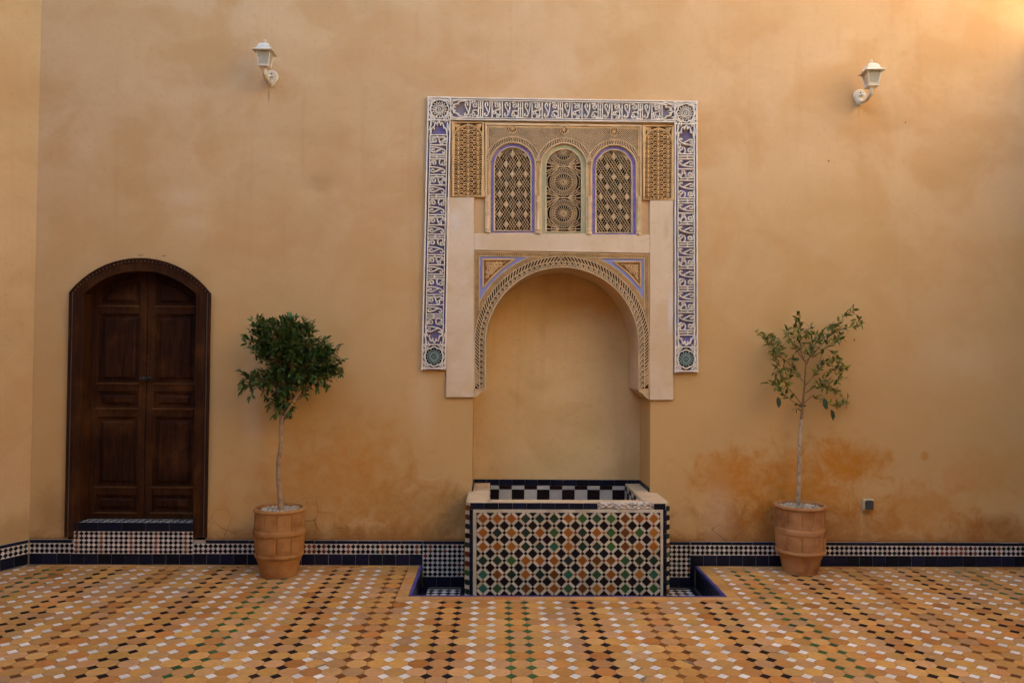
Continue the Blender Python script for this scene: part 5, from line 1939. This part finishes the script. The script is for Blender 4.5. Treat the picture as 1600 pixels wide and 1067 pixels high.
# sparse tree
rnd = random.Random(23)
ty = P2[1]
tree2 = empty('potted_tree', (P2[0], P2[1], P2[2] - .03))
tag(tree2, 'thin sparse tree with olive leaves in the pot under the stained wall', 'tree')
def zp(z):
    return (1170 + z[0] / 4.848, 470 + z[1] / 4.848)
tk = Acc()
tr = [(1246.5, 796), (1247, 786), (1248, 760), (1248.6, 735), (1249.2, 705), (1250.5, 675), (1252, 655), (1253.5, 640), (1257, 605), (1259, 567)]
tk.tube([tpt(a, b_, ty + .004 * sin(i * 1.3)) for i, (a, b_) in enumerate(tr[6:], 6)], [.0125, .010, .0072, .005], 'twig', 8)
tk.tube([tpt(a, b_, ty + .004 * sin(i * 1.3)) for i, (a, b_) in enumerate(tr[:7])], [.019, .0165, .0155, .015, .0145, .0135, .0125], 'bark_pale', 9)
br = [[(430, 470), (400, 400), (385, 300), (375, 200), (385, 90)],
      [(400, 780), (300, 660), (240, 560), (200, 440), (180, 380)],
      [(415, 610), (370, 565), (330, 530), (262, 510), (190, 550)],
      [(345, 520), (290, 460), (200, 390), (140, 320), (108, 272)],
      [(420, 455), (360, 370), (322, 300), (285, 230)],
      [(430, 460), (500, 390), (600, 280), (660, 190), (720, 120), (795, 62)],
      [(480, 430), (570, 370), (650, 305), (685, 300)],
      [(600, 275), (680, 225), (760, 200), (850, 185)],
      [(425, 700), (500, 650), (570, 600), (640, 530), (690, 450)],
      [(420, 770), (480, 720), (560, 750), (640, 800), (720, 790), (752, 748)],
      [(430, 640), (500, 560), (560, 480), (630, 430)],
      [(570, 600), (650, 600), (725, 590)],
      [(400, 790), (340, 765), (260, 700), (190, 620), (125, 622)],
      [(440, 480), (470, 400), (520, 300), (560, 235)],
      [(385, 300), (440, 240), (470, 195)],
      [(500, 650), (590, 660), (680, 690)],
      [(300, 660), (250, 640), (205, 650)],
      [(500, 390), (480, 320), (455, 250)],
      [(640, 530), (690, 500), (735, 515)],
      [(560, 480), (540, 440), (548, 400)],
      [(400, 780), (370, 790), (355, 810)],
      [(600, 370), (640, 410)],
      [(330, 530), (320, 470), (330, 420)]]
_r = random.Random(77)                       # fine twigs that fill the middle of the crown
for _ in range(34):
    _s = _r.choice(br[:17])
    _i = _r.randrange(1, len(_s))
    _a = _s[_i]
    _l = _r.uniform(45, 110)
    _t = _r.uniform(-.3, pi + .3)
    if not 170 < _a[0] + _l * cos(_t) < 720:
        _t = pi - _t
    br.append([_a, (_a[0] + _l * .5 * cos(_t), _a[1] - _l * .45 * sin(_t)), (_a[0] + _l * cos(_t) * .9, _a[1] - _l * sin(_t) * .9 + 6)])
dep = [.0, -.08, .05, -.10, .07, .03, -.11, .08, -.06, .10, .05, -.12, .04, -.09, .06, .12, -.13, .1, .03, -.05, .09, -.1, .02] + [_r.uniform(-.12, .12) for _ in range(34)]
protos = [leaf_mesh('leaf', .056, .021, 'leaf_olive', .3, .2), leaf_mesh('leaf', .046, .020, 'leaf_olive', .4, .35), leaf_mesh('leaf', .062, .019, 'leaf_olive', .2, .1), leaf_mesh('leaf', .094, .043, 'leaf_big', .15, .1), leaf_mesh('leaf', .056, .026, 'leaf_dark', .3, .2)]
leaves = []
for bi, b_ in enumerate(br):
    P = []
    n = len(b_)
    for i, z in enumerate(b_):
        px, py = zp(z)
        P.append(tpt(px, py, ty + dep[bi] * (i / (n - 1)) + rnd.uniform(-.008, .008)))
    r0 = .0042 if n > 3 else .0026
    tk.tube(P, [max(.0012, r0 * (1 - .8 * i / (n - 1))) for i in range(n)], 'twig', 5)
    ln = sum((P[i + 1] - P[i]).length for i in range(n - 1))
    k = int(ln / .0155)
    for q in range(k):
        f = .28 + .72 * (q + rnd.random() * .6) / k
        if f > 1:
            f = 1
        d_ = f * (n - 1)
        i = min(int(d_), n - 2)
        p = P[i].lerp(P[i + 1], d_ - i)
        along = (P[i + 1] - P[i]).normalized()
        for _ in range(1 if rnd.random() < .7 else 2):
            dv = along * rnd.uniform(.2, 1.0) + Vector((rnd.gauss(0, .75), rnd.gauss(0, .75), rnd.gauss(.05, .65)))
            pr = 4 if rnd.random() < .16 else rnd.randrange(3)
            leaves.append((place(dv, rnd.uniform(-1.4, 1.4), p + dv.normalized() * rnd.uniform(0, .012), rnd.uniform(.65, 1.15)), pr, rnd.random()))
for (z, yo) in (((222, 725), -.06), ((572, 735), -.05), ((626, 820), -.07)):
    a, c = zp(z)
    leaves.append((place(Vector((rnd.uniform(-.1, .1), -.35, -1)), rnd.uniform(-.25, .25), tpt(a, c, ty + yo), .98), 3, rnd.random()))
tko = tk.build('trunk', tree2, True)
tko.location = -Vector(tree2.location)
make_crown(tree2, leaves, protos)

# ------------------------------------------------------------------ wall lanterns
def make_lantern(px_plate, py_plate, label):
    X, Z = WP(px_plate, py_plate)
    root = empty('wall_lantern', (X, 0, Z))
    tag(root, label, 'wall lantern', 'white wall lanterns')
    yc = -.205                                # lantern axis in front of the wall
    def B(a1, name, smooth=False, parent=None):
        return a1.build(name, parent or root, smooth)
    a1 = Acc()                                # round back plate with a pointed lower end
    pl = [(.050 * cos(a), .050 * sin(a)) for a in [pi * (-.18) + (pi * 1.36) * i / 22 for i in range(23)]] + [(-.022, -.068), (0, -.084), (.022, -.068)]
    a1.prism(pl, fr_wall(0), -.002, .022, 'lamp_paint', .006)
    a1.prism([(.006 * cos(a), .018 + .006 * sin(a)) for a in [2 * pi * i / 8 for i in range(8)]], fr_wall(0), .02, .025, 'knob_metal')
    B(a1, 'back_plate')
    a1 = Acc()                                # scrolled arm
    arm = [(0, -.02, -.045), (0, -.06, -.066), (0, -.11, -.070), (0, -.16, -.062), (0, -.198, -.044), (0, yc, -.018), (0, yc, .0)]
    a1.tube(arm, [.015, .016, .016, .017, .018, .017, .02], 'lamp_paint', 10)
    sc_ = [(0, -.17 + .030 * cos(a) * (1 - k / 22), -.045 - .030 * sin(a) * (1 - k / 22)) for k, a in enumerate([2.2 * pi * i / 16 for i in range(17)])]
    a1.tube(sc_, .008, 'lamp_paint', 7)
    a1.tube([(0, -.02, .0), (0, -.07, -.012), (0, -.12, -.045)], [.012, .010, .008], 'lamp_paint', 8)
    B(a1, 'arm', True)
    def sq(h, z):
        return [(-h, yc - h, z), (h, yc - h, z), (h, yc + h, z), (-h, yc + h, z)]
    def loft(a1, levels, mat, cap0=True, cap1=True):
        b0 = len(a1.v)
        for h, z in levels:
            a1.v.extend(sq(h, z))
        for i in range(len(levels) - 1):
            for k in range(4):
                j = (k + 1) % 4
                a1.face((b0 + 4 * i + k, b0 + 4 * i + j, b0 + 4 * i + 4 + j, b0 + 4 * i + 4 + k), mat)
        if cap0:
            a1.face((b0 + 3, b0 + 2, b0 + 1, b0), mat)
        if cap1:
            e = b0 + 4 * (len(levels) - 1)
            a1.face((e, e + 1, e + 2, e + 3), mat)
    z0, z1, h0, h1 = .012, .118, .036, .053
    a1 = Acc()
    loft(a1, [(.014, -.018), (.020, -.010), (.034, -.002), (.042, .0), (.042, .008), (.037, .012)], 'lamp_paint')
    B(a1, 'tray')
    a1 = Acc()
    for qx in (-1, 1):
        for qy in (-1, 1):
            a1.tube([(qx * h0, yc + qy * h0, z0), (qx * h1, yc + qy * h1, z1)], .0048, 'lamp_paint', 6)
    for (h, z) in ((h0, z0 + .004), (h1, z1)):
        s = sq(h, z)
        for k in range(4):
            a1.tube([s[k], s[(k + 1) % 4]], .0045, 'lamp_paint', 6)
    B(a1, 'cage')
    for k in range(4):
        a1 = Acc()
        lo_, hi_ = sq(h0 - .001, z0 + .004), sq(h1 - .001, z1)
        quad(a1, [lo_[k], lo_[(k + 1) % 4], hi_[(k + 1) % 4], hi_[k]], 'lamp_glass')
        B(a1, 'glass_pane')
    a1 = Acc()
    a1.lathe([(.001, z0 + .01), (.012, z0 + .012), (.012, z0 + .035), (.017, z0 + .05), (.019, z0 + .066), (.012, z0 + .084), (.001, z0 + .088)], 0, yc, 'bulb_white', 14)
    B(a1, 'bulb', True)
    a1 = Acc()
    loft(a1, [(.060, z1 - .006), (.076, z1 - .004), (.077, z1 + .002), (.060, z1 + .012), (.050, z1 + .022), (.046, z1 + .036), (.039, z1 + .052), (.028, z1 + .063), (.014, z1 + .070)], 'lamp_paint')
    B(a1, 'roof')
    a1 = Acc()
    a1.lathe([(.012, z1 + .068), (.008, z1 + .074), (.006, z1 + .080), (.011, z1 + .087), (.011, z1 + .093), (.004, z1 + .099), (.001, z1 + .100)], 0, yc, 'lamp_paint', 12)
    B(a1, 'finial', True)
make_lantern(425.5, 121.0, 'white four-sided lantern on the wall above the door side of the court')
make_lantern(1342.5, 150.5, 'white four-sided lantern on the bright right part of the wall')

# ------------------------------------------------------------------ socket box
sxx, szz = WP(1354.5, 787.5)
box = empty('outlet_box', (sxx, 0, szz))
tag(box, 'small beige outlet box with a dark flap low on the wall right of the pot', 'outlet box')
a1 = Acc()
a1.rect(-.043, .043, -.045, .045, FW, -.002, .030, 'box_beige', .006)
a1.ribbon([(-.034, -.034), (.034, -.034), (.034, .034), (-.034, .034)], .006, FW, .028, .036, 'box_beige', True)
a1.build('housing', box)
a1 = Acc()
a1.prism([(-.033, -.034), (.034, -.034), (.035, .028), (.026, .037), (-.022, .037), (-.031, .028)], FW, .028, .046, 'box_dark', .006)
a1.build('flap', box)
